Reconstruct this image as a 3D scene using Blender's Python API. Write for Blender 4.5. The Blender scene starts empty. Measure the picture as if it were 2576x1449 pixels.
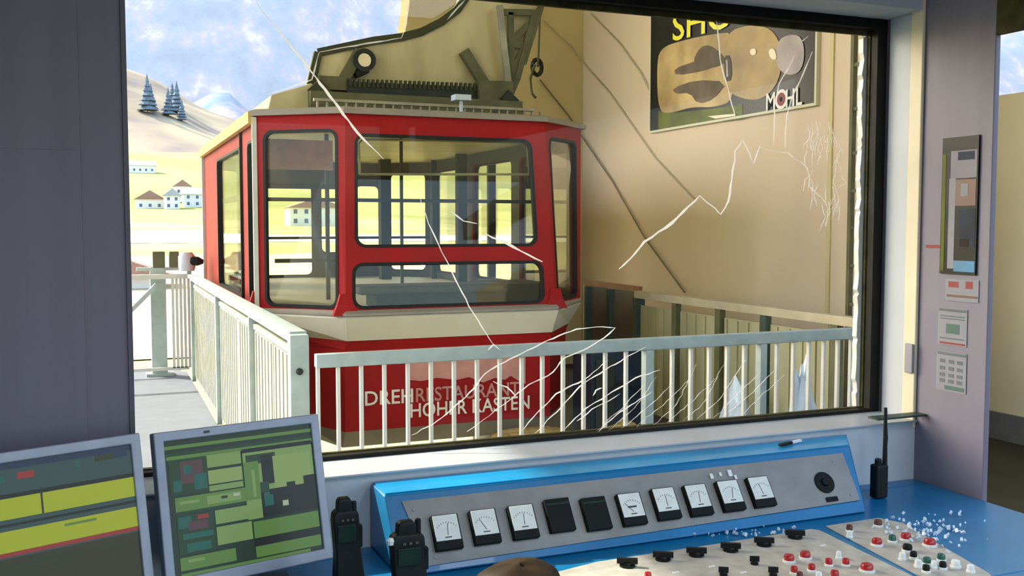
import bpy, bmesh, math, random
from mathutils import Vector, Matrix, noise
random.seed(7)
sc = bpy.context.scene
COL = sc.collection
E = 1.62            # eye height above the control room floor
FPX = 2500.0        # focal length in pixels of a 2576 x 1449 frame
HEAD = math.radians(22.35); PITCH = math.radians(3.6)
# ------------------------------------------------------------------ camera
cd = bpy.data.cameras.new('camera'); cam = bpy.data.objects.new('camera', cd); COL.objects.link(cam)
cd.sensor_width = 36; cd.lens = 36*FPX/2576; cd.clip_start = 0.05; cd.clip_end = 12000
cam.location = (0, 0, E); cam.rotation_euler = (math.pi/2-PITCH, 0, -HEAD)
sc.camera = cam
# ------------------------------------------------------------------ sky, sun, exposure
SUN_EL, SUN_AZ = math.radians(36), math.radians(-42)     # azimuth from +Y towards +X
w = bpy.data.worlds.new('world'); sc.world = w; w.use_nodes = True
wn = w.node_tree; bg = wn.nodes['Background']
sky = wn.nodes.new('ShaderNodeTexSky'); sky.sky_type = 'NISHITA'; sky.sun_disc = False
sky.sun_elevation = SUN_EL; sky.sun_rotation = SUN_AZ; sky.dust_density = 3.0; sky.air_density = 1.0; sky.ozone_density = 0.6
wn.links.new(sky.outputs[0], bg.inputs[0]); bg.inputs[1].default_value = 0.45
sl = bpy.data.lights.new('sun', 'SUN'); sun = bpy.data.objects.new('sun', sl); COL.objects.link(sun)
sl.energy = 7.0; sl.angle = math.radians(0.6); sl.color = (1, .93, .80)
sdir = Vector((math.sin(SUN_AZ)*math.cos(SUN_EL), math.cos(SUN_AZ)*math.cos(SUN_EL), math.sin(SUN_EL)))
sun.rotation_euler = sdir.to_track_quat('Z', 'Y').to_euler(); sun.location = (-20, 10, 20)
vs = sc.view_settings
vs.view_transform = 'Standard'; vs.look = 'None'; vs.gamma = 1; vs.use_curve_mapping = False
vs.exposure = 0.75
sc.cycles.max_bounces = 10; sc.cycles.transparent_max_bounces = 24; sc.cycles.caustics_reflective = False; sc.cycles.caustics_refractive = False

# ------------------------------------------------------------------ measuring helpers
sp, cp, sh, ch = math.sin(PITCH), math.cos(PITCH), math.sin(HEAD), math.cos(HEAD)
Fv = Vector((sh*cp, ch*cp, -sp)); Rv = Vector((ch, -sh, 0)); Uv = Vector((sh*sp, ch*sp, cp))
EYE = Vector((0, 0, E))
def ray(px, py): return Fv + Rv*((px-1288)/FPX) + Uv*((724-py)/FPX)
def on_y(px, py, Y): d = ray(px, py); return EYE + d*(Y/d.y)
def on_x(px, py, X): d = ray(px, py); return EYE + d*(X/d.x)
def on_z(px, py, Z): d = ray(px, py); return EYE + d*((Z-E)/d.z)
def on_pl(px, py, P, N): d = ray(px, py); return EYE + d*((P-EYE).dot(N)/d.dot(N))

# ------------------------------------------------------------------ materials
M = {}
def mat(name, col, rough=.6, metal=0, var=.0, scale=8, bump=0, stretch=(1,1,1), coat=0, col2=None, detail=4):
    m = bpy.data.materials.new(name); m.use_nodes = True; nt = m.node_tree; b = nt.nodes['Principled BSDF']
    b.inputs['Roughness'].default_value = rough; b.inputs['Metallic'].default_value = metal
    if coat: b.inputs['Coat Weight'].default_value = coat
    b.inputs['Base Color'].default_value = (*col, 1)
    if var or bump or col2:
        tc = nt.nodes.new('ShaderNodeTexCoord'); mp = nt.nodes.new('ShaderNodeMapping'); nz = nt.nodes.new('ShaderNodeTexNoise')
        mp.inputs['Scale'].default_value = stretch; nz.inputs['Scale'].default_value = scale; nz.inputs['Detail'].default_value = detail
        nt.links.new(tc.outputs['Object'], mp.inputs[0]); nt.links.new(mp.outputs[0], nz.inputs[0])
        if var or col2:
            r = nt.nodes.new('ShaderNodeValToRGB'); e = r.color_ramp.elements
            e[0].position = .3; e[1].position = .7
            e[0].color = (*[max(0, c*(1-var)) for c in col], 1)
            e[1].color = (*(col2 if col2 else [min(1, c*(1+var)) for c in col]), 1)
            nt.links.new(nz.outputs[0], r.inputs[0]); nt.links.new(r.outputs[0], b.inputs['Base Color'])
        if bump:
            bp = nt.nodes.new('ShaderNodeBump'); bp.inputs['Strength'].default_value = bump; bp.inputs['Distance'].default_value = .01
            nt.links.new(nz.outputs[0], bp.inputs['Height']); nt.links.new(bp.outputs[0], b.inputs['Normal'])
    M[name] = m; return m
def glass_mat(name, tint, refl=.08, rough=.02):
    m = bpy.data.materials.new(name); m.use_nodes = True; nt = m.node_tree
    for n in list(nt.nodes): nt.nodes.remove(n)
    o = nt.nodes.new('ShaderNodeOutputMaterial'); t = nt.nodes.new('ShaderNodeBsdfTransparent'); g = nt.nodes.new('ShaderNodeBsdfGlossy')
    x = nt.nodes.new('ShaderNodeMixShader'); f = nt.nodes.new('ShaderNodeFresnel'); f.inputs[0].default_value = 1.45
    mu = nt.nodes.new('ShaderNodeMath'); mu.operation = 'MULTIPLY'; mu.inputs[1].default_value = refl/.04
    t.inputs[0].default_value = (*tint, 1); g.inputs['Roughness'].default_value = rough
    nt.links.new(f.outputs[0], mu.inputs[0]); nt.links.new(mu.outputs[0], x.inputs[0])
    nt.links.new(t.outputs[0], x.inputs[1]); nt.links.new(g.outputs[0], x.inputs[2]); nt.links.new(x.outputs[0], o.inputs[0])
    M[name] = m; return m
def emit_mat(name, col, strength, rough=.4):
    m = mat(name, [c*.25 for c in col], rough); b = m.node_tree.nodes['Principled BSDF']
    b.inputs['Emission Color'].default_value = (*col, 1); b.inputs['Emission Strength'].default_value = strength
    return m
mat('red_paint', (.33,.008,.008), .55, var=.12, scale=3)
mat('dark_red', (.16,.008,.008), .4, var=.1, scale=3)
mat('cream_band', (.66,.63,.50), .5, var=.05, scale=4)
mat('pale_pink', (.55,.26,.22), .5, var=.15, scale=9)
mat('roof_metal', (.36,.34,.24), .5, .2, var=.25, scale=5)
mat('roof_lip', (.30,.27,.22), .5, .2, var=.1, scale=5)
mat('gold_lip', (.62,.42,.12), .5, var=.1)
mat('hanger_paint', (.56,.50,.28), .6, var=.30, scale=3.0, detail=7, bump=.1, stretch=(1,1,.35))
mat('hanger_edge', (.06,.065,.03), .6, var=.2)
mat('dark_steel', (.035,.042,.035), .5, .3, var=.2)
mat('olive_steel', (.12,.12,.055), .6, .2, var=.25)
mat('rubber', (.012,.013,.012), .5)
mat('interior_grey', (.08,.08,.06), .6, var=.1)
mat('interior_dark', (.035,.04,.03), .6, var=.2)
mat('interior_ceiling', (.75,.66,.38), .5, var=.15, scale=3)
mat('white_letter', (.85,.82,.74), .5)
mat('galv', (.34,.42,.41), .42, .15, var=.12, scale=14)
mat('rail_white', (.60,.60,.55), .45, .1, var=.06, scale=12)
mat('panel_cream', (.42,.42,.32), .5, .05, var=.10, scale=6, stretch=(1,1,.1))
mat('panel_olive', (.36,.34,.19), .6, var=.14, scale=5, stretch=(1,1,.2))
mat('teal_steel', (.045,.08,.065), .5, .2, var=.2)
mat('rail_beige', (.45,.40,.27), .5, .1, var=.12, scale=9)
mat('brown_board', (.26,.13,.055), .6, var=.2)
mat('smoked_panel', (.13,.105,.075), .35, var=.3, scale=4)
mat('wall_render', (.78,.65,.45), .9, var=.08, scale=.9, detail=7, bump=.12, col2=(.72,.57,.44))
mat('wall_olive', (.66,.56,.30), .9, var=.12, scale=1.4, detail=6, bump=.15)
mat('wall_cream', (.90,.79,.52), .9, var=.07, scale=1.5, detail=5)
mat('wall_base', (.18,.18,.17), .9, var=.15)
mat('white_glazing', (.80,.86,.92), .4, var=.03)
mat('concrete', (.50,.50,.47), .9, var=.15, scale=3, detail=7, bump=.2)
mat('concrete_yellow', (.78,.70,.42), .9, var=.10, scale=3, detail=6, bump=.2)
mat('concrete_dark', (.10,.10,.08), .9, var=.3, scale=3)
mat('platform_grey', (.10,.122,.155), .75, var=.10, scale=5, detail=6)
mat('brown_floor', (.028,.024,.007), .8, var=.3, scale=3)
mat('room_white', (.50,.54,.57), .55, var=.05, scale=4)
mat('sill_white', (.42,.47,.51), .4, var=.06, scale=6)
mat('pillar_grey', (.195,.178,.225), .55, var=.07, scale=2, stretch=(6,6,.25))
mat('pillar_seam', (.12,.11,.14), .5)
mat('cream_trim', (.72,.64,.44), .5, var=.05)  # cream tone carries the sunlight on the edge beside the window
mat('gasket_black', (.010,.010,.007), .55, var=.3, scale=30)
mat('gasket_olive', (.05,.045,.012), .55, var=.4, scale=30)
mat('room_floor', (.12,.11,.10), .6, var=.2)
mat('ceiling_white', (.6,.6,.6), .8)
mat('console_blue', (.001,.16,.36), .36, var=.12, scale=6, coat=.15)
mat('console_top_blue', (.0,.27,.58), .3, var=.15, scale=5, coat=.2)
mat('face_grey', (.25,.25,.235), .5, var=.12, scale=18)
mat('desk_plate', (.44,.43,.37), .45, var=.18, scale=26)
mat('meter_black', (.006,.008,.007), .6)
mat('meter_white', (.72,.75,.68), .45, var=.06, scale=40)
mat('meter_mark', (.05,.05,.05), .5)
mat('knob_black', (.010,.011,.010), .4)
mat('knob_red', (.38,.006,.010), .3, coat=.5)
mat('knob_green', (.01,.10,.07), .3, coat=.4)
mat('knob_white', (.75,.8,.78), .3)
mat('knob_brown', (.10,.03,.02), .4)
mat('bezel', (.30,.33,.40), .4, .2, var=.08, scale=20)
mat('bezel_dark', (.03,.035,.05), .4)
mat('radio_black', (.010,.013,.013), .45, var=.3, scale=40)
mat('radio_green', (.010,.030,.022), .45, var=.3, scale=40)
mat('leather_brown', (.030,.018,.008), .6, var=.35, scale=14, bump=.3)
mat('switch_grey', (.28,.27,.30), .5)
mat('paper_white', (.26,.26,.29), .7, var=.06)
mat('paper_text', (.12,.14,.15), .7)
mat('paper_red', (.25,.02,.02), .6)
mat('paper_green', (.07,.14,.11), .7)
mat('poster_black', (.008,.010,.010), .3, var=.5, scale=4)
mat('poster_frame', (.62,.62,.45), .5)
mat('poster_green', (.10,.13,.008), .4, var=.4, scale=5)
mat('poster_yellow', (.85,.80,.01), .4)
mat('poster_tan', (.36,.22,.05), .45, var=.3, scale=2.6, col2=(.60,.44,.17))
mat('poster_gold', (.28,.16,.02), .4, var=.3, scale=3, col2=(.44,.29,.05))
mat('poster_brown', (.13,.10,.07), .5, var=.3, scale=4)
mat('poster_pink', (.42,.36,.36), .5, var=.2, scale=6)
mat('poster_cream', (.85,.75,.55), .4)
mat('sheet_plastic', (.55,.66,.74), .3, var=.1, scale=8)
mat('straw', (.50,.36,.13), .9, var=.3, scale=20, bump=.5)
mat('navy_steel', (.018,.028,.045), .5, .2, var=.4, scale=6)
mat('house_wall', (.85,.83,.80), .8)
mat('house_roof', (.30,.17,.13), .8, var=.2)
mat('house_roof_grey', (.38,.40,.44), .8, var=.2)
mat('house_window', (.08,.11,.2), .3)
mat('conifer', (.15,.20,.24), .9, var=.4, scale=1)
mat('trunk', (.10,.07,.05), .9)
mat('meadow', (.30,.33,.06), 1, var=.25, scale=.03, col2=(.50,.47,.22), detail=8)
mat('pasture', (.25,.30,.045), 1, var=.25, scale=.012, col2=(.42,.42,.15), detail=8)
mat('gravel', (.85,.82,.74), 1, var=.05)
mat('earth', (.62,.50,.30), 1, var=.15, scale=.3)
mat('hillside_grass', (.21,.18,.18), 1, var=.25, scale=.014, col2=(.45,.38,.23), detail=9)
mat('cable_steel', (.20,.17,.11), .5, .3)
mat('cam_white', (.6,.62,.62), .4)
mat('lamp_white', (.8,.8,.78), .5)
glass_mat('cab_glass', (.95,.95,.88), .02)
glass_mat('pane_glass', (.985,.99,.985), .006, .01)
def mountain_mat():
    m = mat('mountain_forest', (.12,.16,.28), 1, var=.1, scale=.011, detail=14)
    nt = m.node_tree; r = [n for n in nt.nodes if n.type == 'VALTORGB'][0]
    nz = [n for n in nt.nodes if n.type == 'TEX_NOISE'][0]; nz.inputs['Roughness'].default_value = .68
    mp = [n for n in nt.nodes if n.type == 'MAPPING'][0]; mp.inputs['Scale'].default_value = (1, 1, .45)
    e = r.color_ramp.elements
    e[0].position = .36; e[0].color = (.065,.15,.27,1); e[1].position = .66; e[1].color = (.50,.48,.40,1)  # blue and lavender stops put distance haze into the forest colour
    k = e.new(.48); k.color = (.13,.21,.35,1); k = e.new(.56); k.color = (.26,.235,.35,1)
mountain_mat()
def crack_mat():
    m = bpy.data.materials.new('crack_white'); m.use_nodes = True; nt = m.node_tree
    for n in list(nt.nodes): nt.nodes.remove(n)
    o = nt.nodes.new('ShaderNodeOutputMaterial'); d = nt.nodes.new('ShaderNodeBsdfDiffuse'); t = nt.nodes.new('ShaderNodeBsdfTranslucent')
    g = nt.nodes.new('ShaderNodeBsdfTransparent'); x = nt.nodes.new('ShaderNodeMixShader'); y = nt.nodes.new('ShaderNodeMixShader')
    d.inputs[0].default_value = (.9,.92,.95,1); t.inputs[0].default_value = (.95,.95,.93,1)
    x.inputs[0].default_value = .7; y.inputs[0].default_value = .82
    nt.links.new(d.outputs[0], x.inputs[1]); nt.links.new(t.outputs[0], x.inputs[2])
    nt.links.new(g.outputs[0], y.inputs[1]); nt.links.new(x.outputs[0], y.inputs[2]); nt.links.new(y.outputs[0], o.inputs[0])
    M['crack_white'] = m
    m2 = m.copy(); m2.name = 'crack_faint'; M['crack_faint'] = m2
    [n for n in m2.node_tree.nodes if n.type == 'MIX_SHADER'][1].inputs[0].default_value = .32
crack_mat()
for nm_ in ('rubber', 'gasket_black', 'gasket_olive', 'meter_black', 'poster_black', 'poster_green', 'radio_black', 'radio_green', 'knob_black', 'interior_dark', 'dark_steel', 'hanger_edge', 'teal_steel', 'poster_brown', 'navy_steel', 'leather_brown', 'red_paint'):
    M[nm_].node_tree.nodes['Principled BSDF'].inputs['Specular IOR Level'].default_value = .18

# ------------------------------------------------------------------ mesh builder
ORG = {}
class MB:
    def __init__(s): s.v = []; s.f = []; s.m = []; s.cur = 0
    def add(s, vs, fs):
        n = len(s.v); s.v += [Vector(p) for p in vs]
        for f in fs: s.f.append([n+i for i in f]); s.m.append(s.cur)
        return s
    def use(s, i): s.cur = i; return s
    def hexa(s, a):   # 8 points: bottom 4 ccw, top 4 ccw
        return s.add(a, [(3,2,1,0),(4,5,6,7),(0,1,5,4),(1,2,6,5),(2,3,7,6),(3,0,4,7)])
    def box(s, x0, y0, z0, x1, y1, z1):
        return s.hexa([(x0,y0,z0),(x1,y0,z0),(x1,y1,z0),(x0,y1,z0),(x0,y0,z1),(x1,y0,z1),(x1,y1,z1),(x0,y1,z1)])
    def obox(s, c, u, v, n, hu, hv, hn):
        c, u, v, n = Vector(c), Vector(u), Vector(v), Vector(n)
        p = lambda a, b, d: c+u*a*hu+v*b*hv+n*d*hn
        return s.hexa([p(-1,-1,-1),p(1,-1,-1),p(1,1,-1),p(-1,1,-1),p(-1,-1,1),p(1,-1,1),p(1,1,1),p(-1,1,1)])
    def beam(s, a, b, w, h=None, up=(0,0,1)):
        a, b = Vector(a), Vector(b); d = (b-a); L = d.length; d.normalize(); up = Vector(up)
        if abs(d.dot(up)) > .98: up = Vector((0,1,0))
        u = d.cross(up).normalized(); v = u.cross(d).normalized()
        return s.obox((a+b)/2, u, v, d, w/2, (h or w)/2, L/2)
    def tube(s, pts, r, n=8, r2=None):
        pts = [Vector(p) for p in pts]; N = len(pts); ring = []
        for i, p in enumerate(pts):
            d = (pts[min(i+1, N-1)]-pts[max(i-1, 0)]).normalized()
            up = Vector((0,0,1)) if abs(d.z) < .95 else Vector((0,1,0))
            u = d.cross(up).normalized(); v = u.cross(d).normalized()
            rr_ = r if r2 is None else r+(r2-r)*i/(N-1)
            ring += [p+(u*math.cos(2*math.pi*k/n)+v*math.sin(2*math.pi*k/n))*rr_ for k in range(n)]
        fs = [(i*n+k, i*n+(k+1)%n, (i+1)*n+(k+1)%n, (i+1)*n+k) for i in range(N-1) for k in range(n)]
        fs += [tuple(range(n))[::-1], tuple((N-1)*n+k for k in range(n))]
        return s.add(ring, fs)
    def lathe(s, c, prof, n=20, axis=(0,0,1), sq=None):   # prof: list of (r, h)
        c = Vector(c); a = Vector(axis).normalized(); t = Vector((1,0,0)) if abs(a.x) < .9 else Vector((0,1,0))
        u = (t-a*t.dot(a)).normalized(); v = a.cross(u); vs = []
        for r, h in prof:
            for k in range(n):
                th = 2*math.pi*k/n; vs.append(c+a*h+u*r*math.cos(th)*(sq or (1,1))[0]+v*r*math.sin(th)*(sq or (1,1))[1])
        N = len(prof); fs = [(i*n+k, i*n+(k+1)%n, (i+1)*n+(k+1)%n, (i+1)*n+k) for i in range(N-1) for k in range(n)]
        fs += [tuple(range(n))[::-1], tuple((N-1)*n+k for k in range(n))]
        return s.add(vs, fs)
    def prism(s, poly, d):    # planar polygon of 3D points, extruded by vector d
        poly = [Vector(p) for p in poly]; n = len(poly); d = Vector(d)
        return s.add(poly+[p+d for p in poly], [tuple(range(n))[::-1], tuple(range(n, 2*n))]+[(i, (i+1)%n, n+(i+1)%n, n+i) for i in range(n)])
    def loft(s, rings, cap=True):
        n = len(rings[0]); vs = [p for r in rings for p in r]; N = len(rings)
        fs = [(i*n+k, i*n+(k+1)%n, (i+1)*n+(k+1)%n, (i+1)*n+k) for i in range(N-1) for k in range(n)]
        if cap: fs += [tuple(range(n))[::-1], tuple((N-1)*n+k for k in range(n))]
        return s.add(vs, fs)
    def holed(s, fn, th, outer, holes, back=False):   # fn(u,v)->Vector, th: extrusion vector
        bm = bmesh.new(); idx = []; pts = []
        for loop in [outer]+holes:
            vv = [bm.verts.new((p[0], p[1], 0)) for p in loop]; st = len(pts); pts += list(loop); idx.append((st, len(loop)))
            for i in range(len(vv)): bm.edges.new((vv[i], vv[(i+1)%len(vv)]))
        bm.verts.index_update()
        bmesh.ops.triangle_fill(bm, use_beauty=True, use_dissolve=False, edges=bm.edges[:], normal=(0,0,1))
        bm.verts.index_update()
        vs = [fn(*p) for p in pts]; n = len(vs); th = Vector(th); fs = []
        for f in bm.faces:
            ii = [v.index for v in f.verts]; fs.append(tuple(ii)); fs.append(tuple(n+i for i in ii[::-1]))
        bm.free()
        for st, ln in idx:
            for i in range(ln): a, b = st+i, st+(i+1)%ln; fs.append((a, b, n+b, n+a))
        k0 = len(s.m); s.add(vs+[v+th for v in vs], fs)
        if back:
            for k, f in enumerate(fs):
                if all(i >= n for i in f): s.m[k0+k] = s.cur+1
        return s
    def build(s, name, mats, parent=None, bevel=0, smooth=False, seg=2):
        if isinstance(mats, str): mats = [mats]
        if parent is not None: org = ORG[parent]
        else:
            lo = Vector([min(v[i] for v in s.v) for i in range(3)]); hi = Vector([max(v[i] for v in s.v) for i in range(3)])
            org = Vector(((lo.x+hi.x)/2, (lo.y+hi.y)/2, lo.z))
        me = bpy.data.meshes.new(name); me.from_pydata([v-org for v in s.v], [], s.f)
        for m in mats: me.materials.append(M[m])
        me.polygons.foreach_set('material_index', s.m)
        bm = bmesh.new(); bm.from_mesh(me); bmesh.ops.recalc_face_normals(bm, faces=bm.faces); bm.to_mesh(me); bm.free()
        if smooth: me.polygons.foreach_set('use_smooth', [True]*len(me.polygons))
        o = bpy.data.objects.new(name, me); COL.objects.link(o)
        if parent is not None: o.parent = parent
        else: o.location = org
        ORG[o] = org
        if bevel:
            b = o.modifiers.new('Bevel', 'BEVEL'); b.width = bevel; b.segments = seg; b.limit_method = 'ANGLE'; b.angle_limit = .7
            if smooth is False:
                me.polygons.foreach_set('use_smooth', [True]*len(me.polygons)); wn_ = o.modifiers.new('WN', 'WEIGHTED_NORMAL'); wn_.keep_sharp = True
        elif smooth:
            try: me.set_sharp_from_angle(angle=.7)
            except Exception: pass
        return o
def thing(name, label, cat, loc, group=None):
    o = bpy.data.objects.new(name, None); COL.objects.link(o); o.location = loc; o.empty_display_size = .1
    ORG[o] = Vector(loc); o['label'] = label; o['category'] = cat
    if group: o['group'] = group
    return o
def tag(o, label, cat, group=None, kind=None):
    o['label'] = label; o['category'] = cat
    if group: o['group'] = group
    if kind: o['kind'] = kind
    return o
def struct(o, label=None):
    o['kind'] = 'structure'
    if label: o['label'] = label
    return o
def text_mb(mb, body, fn, size=1.0, shear=0, extrude=0.0):
    """letters as flat faces mapped through fn(x, y) -> Vector"""
    cu = bpy.data.curves.new('t', 'FONT'); cu.body = body; cu.size = size; cu.shear = shear; cu.resolution_u = 3; cu.offset = .012*size
    to = bpy.data.objects.new('t', cu); COL.objects.link(to)
    dg = bpy.context.evaluated_depsgraph_get(); me = bpy.data.meshes.new_from_object(to.evaluated_get(dg))
    mb.add([fn(v.co.x, v.co.y) for v in me.vertices], [tuple(p.vertices) for p in me.polygons])
    wd = max([v.co.x for v in me.vertices] or [0])
    bpy.data.objects.remove(to); bpy.data.curves.remove(cu); bpy.data.meshes.remove(me)
    return wd
def rrect(x0, y0, x1, y1, r, ry=None, n=5):
    ry = ry or r; out = []
    for cx, cy, a0 in ((x1-r, y1-ry, 0), (x0+r, y1-ry, 90), (x0+r, y0+ry, 180), (x1-r, y0+ry, 270)):
        for k in range(n+1):
            a = math.radians(a0+90*k/n); out.append((cx+r*math.cos(a), cy+ry*math.sin(a)))
    return out
def bilin(TL, TR, BR, BL):   # u right, v DOWN
    TL, TR, BR, BL = map(Vector, (TL, TR, BR, BL))
    return lambda u, v: TL*(1-u)*(1-v)+TR*u*(1-v)+BR*u*v+BL*(1-u)*v

# ================================================================== THE LARGE STRUCTURE
YW, YF = 2.33, 2.48             # inner wall face, window frame plane
ZS = E-.602                     # sill height
DESK = E-.78
XR = 2.30                       # right wall of the control room
ZT = E+.645
# front wall under and above the window, and its left and right pieces
mb = MB(); mb.box(-2.6, YW, 0, XR+.0, 2.60, ZS); mb.box(-2.6, YW, ZT, XR, 2.60, 2.85); mb.box(-2.6, YW, ZS, .03, 2.60, ZT)
struct(mb.build('wall_front', 'room_white'))
mb = MB(); mb.box(.0, YW-.012, ZS, XR-.002, YF+.02, ZS+.006); struct(mb.build('trim_1', 'sill_white', bevel=.002))
# right pier between this window and the side opening
mb = MB(); mb.box(XR, 2.07, 0, XR+.02, 2.60, 2.85); struct(mb.build('wall_right', 'pillar_grey', bevel=.004))
mb = MB(); mb.box(XR-.004, YW+.012, ZS+.006, XR-.0005, YF-.012, ZT-.001); struct(mb.build('trim_2', 'room_white'))
mb = MB(); mb.box(XR-.012, YW-.005, ZS-.02, XR, YW+.045, ZT+.2); struct(mb.build('trim_3', 'cream_trim', bevel=.004))
# low wall and head of the side opening
zo = on_x(2490, 90, XR).z; mb = MB(); mb.box(XR, -2.6, 0, XR+.02, 2.069, DESK-.06); struct(mb.build('wall_right_low', 'pillar_grey')); mb = MB(); mb.box(XR, -2.6, zo, XR+.02, 2.069, 2.85); struct(mb.build('wall_right_head', 'gasket_olive'))
mb = MB(); mb.box(-2.6, -2.6, -.15, XR+.16, 2.60, 0); struct(mb.build('floor', 'room_floor'))
mb = MB(); mb.box(-2.6, -2.6, 2.85, XR+.16, 2.75, 3.0); struct(mb.build('ceiling', 'ceiling_white'))
mb = MB(); mb.box(-2.75, -2.6, 0, -2.6, 2.60, 2.85); struct(mb.build('wall_left', 'room_white'))
mb = MB(); mb.box(-2.6, -2.75, 0, XR, -2.6, .8); mb.box(-2.6, -2.75, 2.4, XR, -2.6, 2.85)
for x in (-2.5, -.2, 2.15): mb.box(x-.1, -2.75, .8, x+.1, -2.6, 2.4)
struct(mb.build('wall_back', 'room_white'))
# grey sheet column left of the window
xr0 = on_y(326, 600, YW-.05).x
mb = MB(); mb.box(-.75, YW-.05, DESK-.05, xr0, YF+.02, 2.85)
c = struct(mb.build('wall_column_left', 'pillar_grey', bevel=.004))
xs = on_y(205, 500, YW-.055).x
mb = MB(); mb.box(-.75, YW-.058, DESK-.05, xs, YW-.05, 2.849); struct(mb.build('trim_4', 'pillar_grey', bevel=.002))
zs_ = on_y(150, 376, YW-.06).z
mb = MB(); mb.box(-.75, YW-.062, DESK-.04, xs-.002, YW-.058, zs_); struct(mb.build('trim_5', 'pillar_grey', bevel=.0015))
mb = MB(); mb.box(xr0-.008, YW-.056, DESK-.04, xr0+.002, YW-.05, 2.84); struct(mb.build('trim_6', 'pillar_seam'))
# ---- window: black gasket frame, white outer edge, glass
fx0, fx1, fz0, fz1 = .0, XR-.004, ZS+.001, ZT
g = .031; gb = .015
mb = MB(); fnw = lambda u, v: Vector((u, YF, v))
mb.holed(fnw, (0, .03, 0), [(fx0, fz0), (fx1, fz0), (fx1, fz1), (fx0, fz1)], [[(fx0+g, fz0+gb), (fx0+g, fz1-g), (fx1-g*1.2, fz1-g), (fx1-g*1.2, fz0+gb)]])
win = struct(mb.build('window_1', 'gasket_black', bevel=.003))
mb = MB(); xw = fx1-g*1.2
mb.holed(lambda u, v: Vector((u, YF+.032, v)), (0, .012, 0), [(fx0, fz0), (fx1, fz0), (fx1, fz1), (fx0, fz1)],
         [[(fx0+g+.004, fz0+gb+.003), (fx0+g+.004, fz1-g-.016), (xw-.003, fz1-g-.016), (xw-.003, fz0+gb+.003)]])
mb.build('outer_gasket', 'gasket_olive', win)
mb = MB(); zz = fz0+gb; pts = []
random.seed(3)
while zz < fz1-g: pts.append((xw-.012-random.uniform(0, .009), zz)); zz += random.uniform(.008, .03)
poly = [Vector((a, YF+.046, b)) for a, b in pts]+[Vector((xw+.02, YF+.046, fz1-g)), Vector((xw+.02, YF+.046, fz0+g))]
mb.prism(poly, (0, .02, 0)); mb.build('outer_edge', 'rail_white', win)
mb = MB(); mb.box(fx0+.02, YF+.020, fz0+.02, fx1-.02, YF+.026, fz1-.02); pane = mb.build('pane', 'pane_glass', win)
def ribbon(mb, pts, w0=3.2, jit=1.2, sub=18, taper=True):
    Y = YF+.017; P = []
    for i in range(len(pts)-1):
        (a, b), (c_, d) = pts[i], pts[i+1]; L = math.hypot(c_-a, d-b); n = max(2, int(L/sub))
        for k in range(n): t = k/n; P.append((a+(c_-a)*t+random.uniform(-jit, jit), b+(d-b)*t+random.uniform(-jit, jit)))
    P.append(pts[-1]); V = []; N = len(P)
    for i, (x, y) in enumerate(P):
        a, b = P[max(0, i-1)], P[min(N-1, i+1)]; dx, dy = b[0]-a[0], b[1]-a[1]; l = math.hypot(dx, dy) or 1
        ww = w0*random.uniform(.4, 1.05)*(1 if not taper else min(1, .35+4*min(i, N-1-i)/N))/2
        for s_, Yo in ((-1, Y), (1, Y), (1, Y+.0025), (-1, Y+.0025)):
            V.append(on_y(x-dy/l*ww*s_, y+dx/l*ww*s_, Yo))
    fs = [(i*4+k, i*4+(k+1)%4, (i+1)*4+(k+1)%4, (i+1)*4+k) for i in range(N-1) for k in range(4)]
    mb.add(V, fs+[(3,2,1,0), tuple((N-1)*4+k for k in range(4))])
mb = MB()
ribbon(mb, [(675,45),(760,150),(840,255),(900,335),(965,400)], 7)
ribbon(mb, [(675,45),(655,20),(640,-5)], 3)
mb.build('crack', 'crack_white', pane)
mb = MB(); ribbon(mb, [(1050,480),(1078,560),(1120,650),(1180,770),(1242,868)], 4); ribbon(mb, [(1228,880),(1242,866),(1258,880)], 4); mb.build('crack', 'crack_white', pane)
mb = MB(); ribbon(mb, [(1135,530),(1165,555),(1200,562)], 6); ribbon(mb, [(1222,588),(1290,620),(1365,658)], 7); mb.build('crack', 'crack_white', pane)
mb = MB(); ribbon(mb, [(1558,678),(1600,635),(1622,608),(1690,560),(1760,492)], 8, 2)
ribbon(mb, [(1760,492),(1800,525),(1812,540),(1832,505),(1840,450),(1850,380),(1868,350)], 6, 2)
ribbon(mb, [(1868,350),(1885,385),(1896,412),(1912,365)], 5); mb.build('shard_edge', 'crack_white', pane)
mb = MB(); ribbon(mb, [(1912,368),(1980,385),(2030,420),(2040,470),(2080,510),(2110,520)], 4, 3)
for k in range(34):
    x = random.uniform(2025, 2120); y = random.uniform(300, 520); L = random.uniform(25, 80)
    ribbon(mb, [(x, y), (x+random.uniform(-12, 12), y+L*.5), (x+random.uniform(-16, 10), y+L)], 3, 2, 9)
mb.build('crazed_area', 'crack_faint', pane)
mb = MB()
for pts in ([(1802,50),(1812,150),(1830,220),(1850,300)], [(2000,140),(1960,210),(1948,270),(1946,365)], [(2045,130),(1995,240),(1978,290),(1976,370)], [(2035,90),(2010,110)]):
    ribbon(mb, pts, 4.5, 1.5)
mb.build('crack', 'crack_white', pane)
mb = MB()
for pts in ([(1170,0),(1150,20),(1125,50)], [(1030,0),(1022,60),(1010,95)], [(1010,95),(930,108),(805,130)], [(803,130),(785,200),(670,238)]):
    ribbon(mb, pts, 5, 1)
mb.build('crack', 'crack_faint', pane)
mb = MB()
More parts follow.
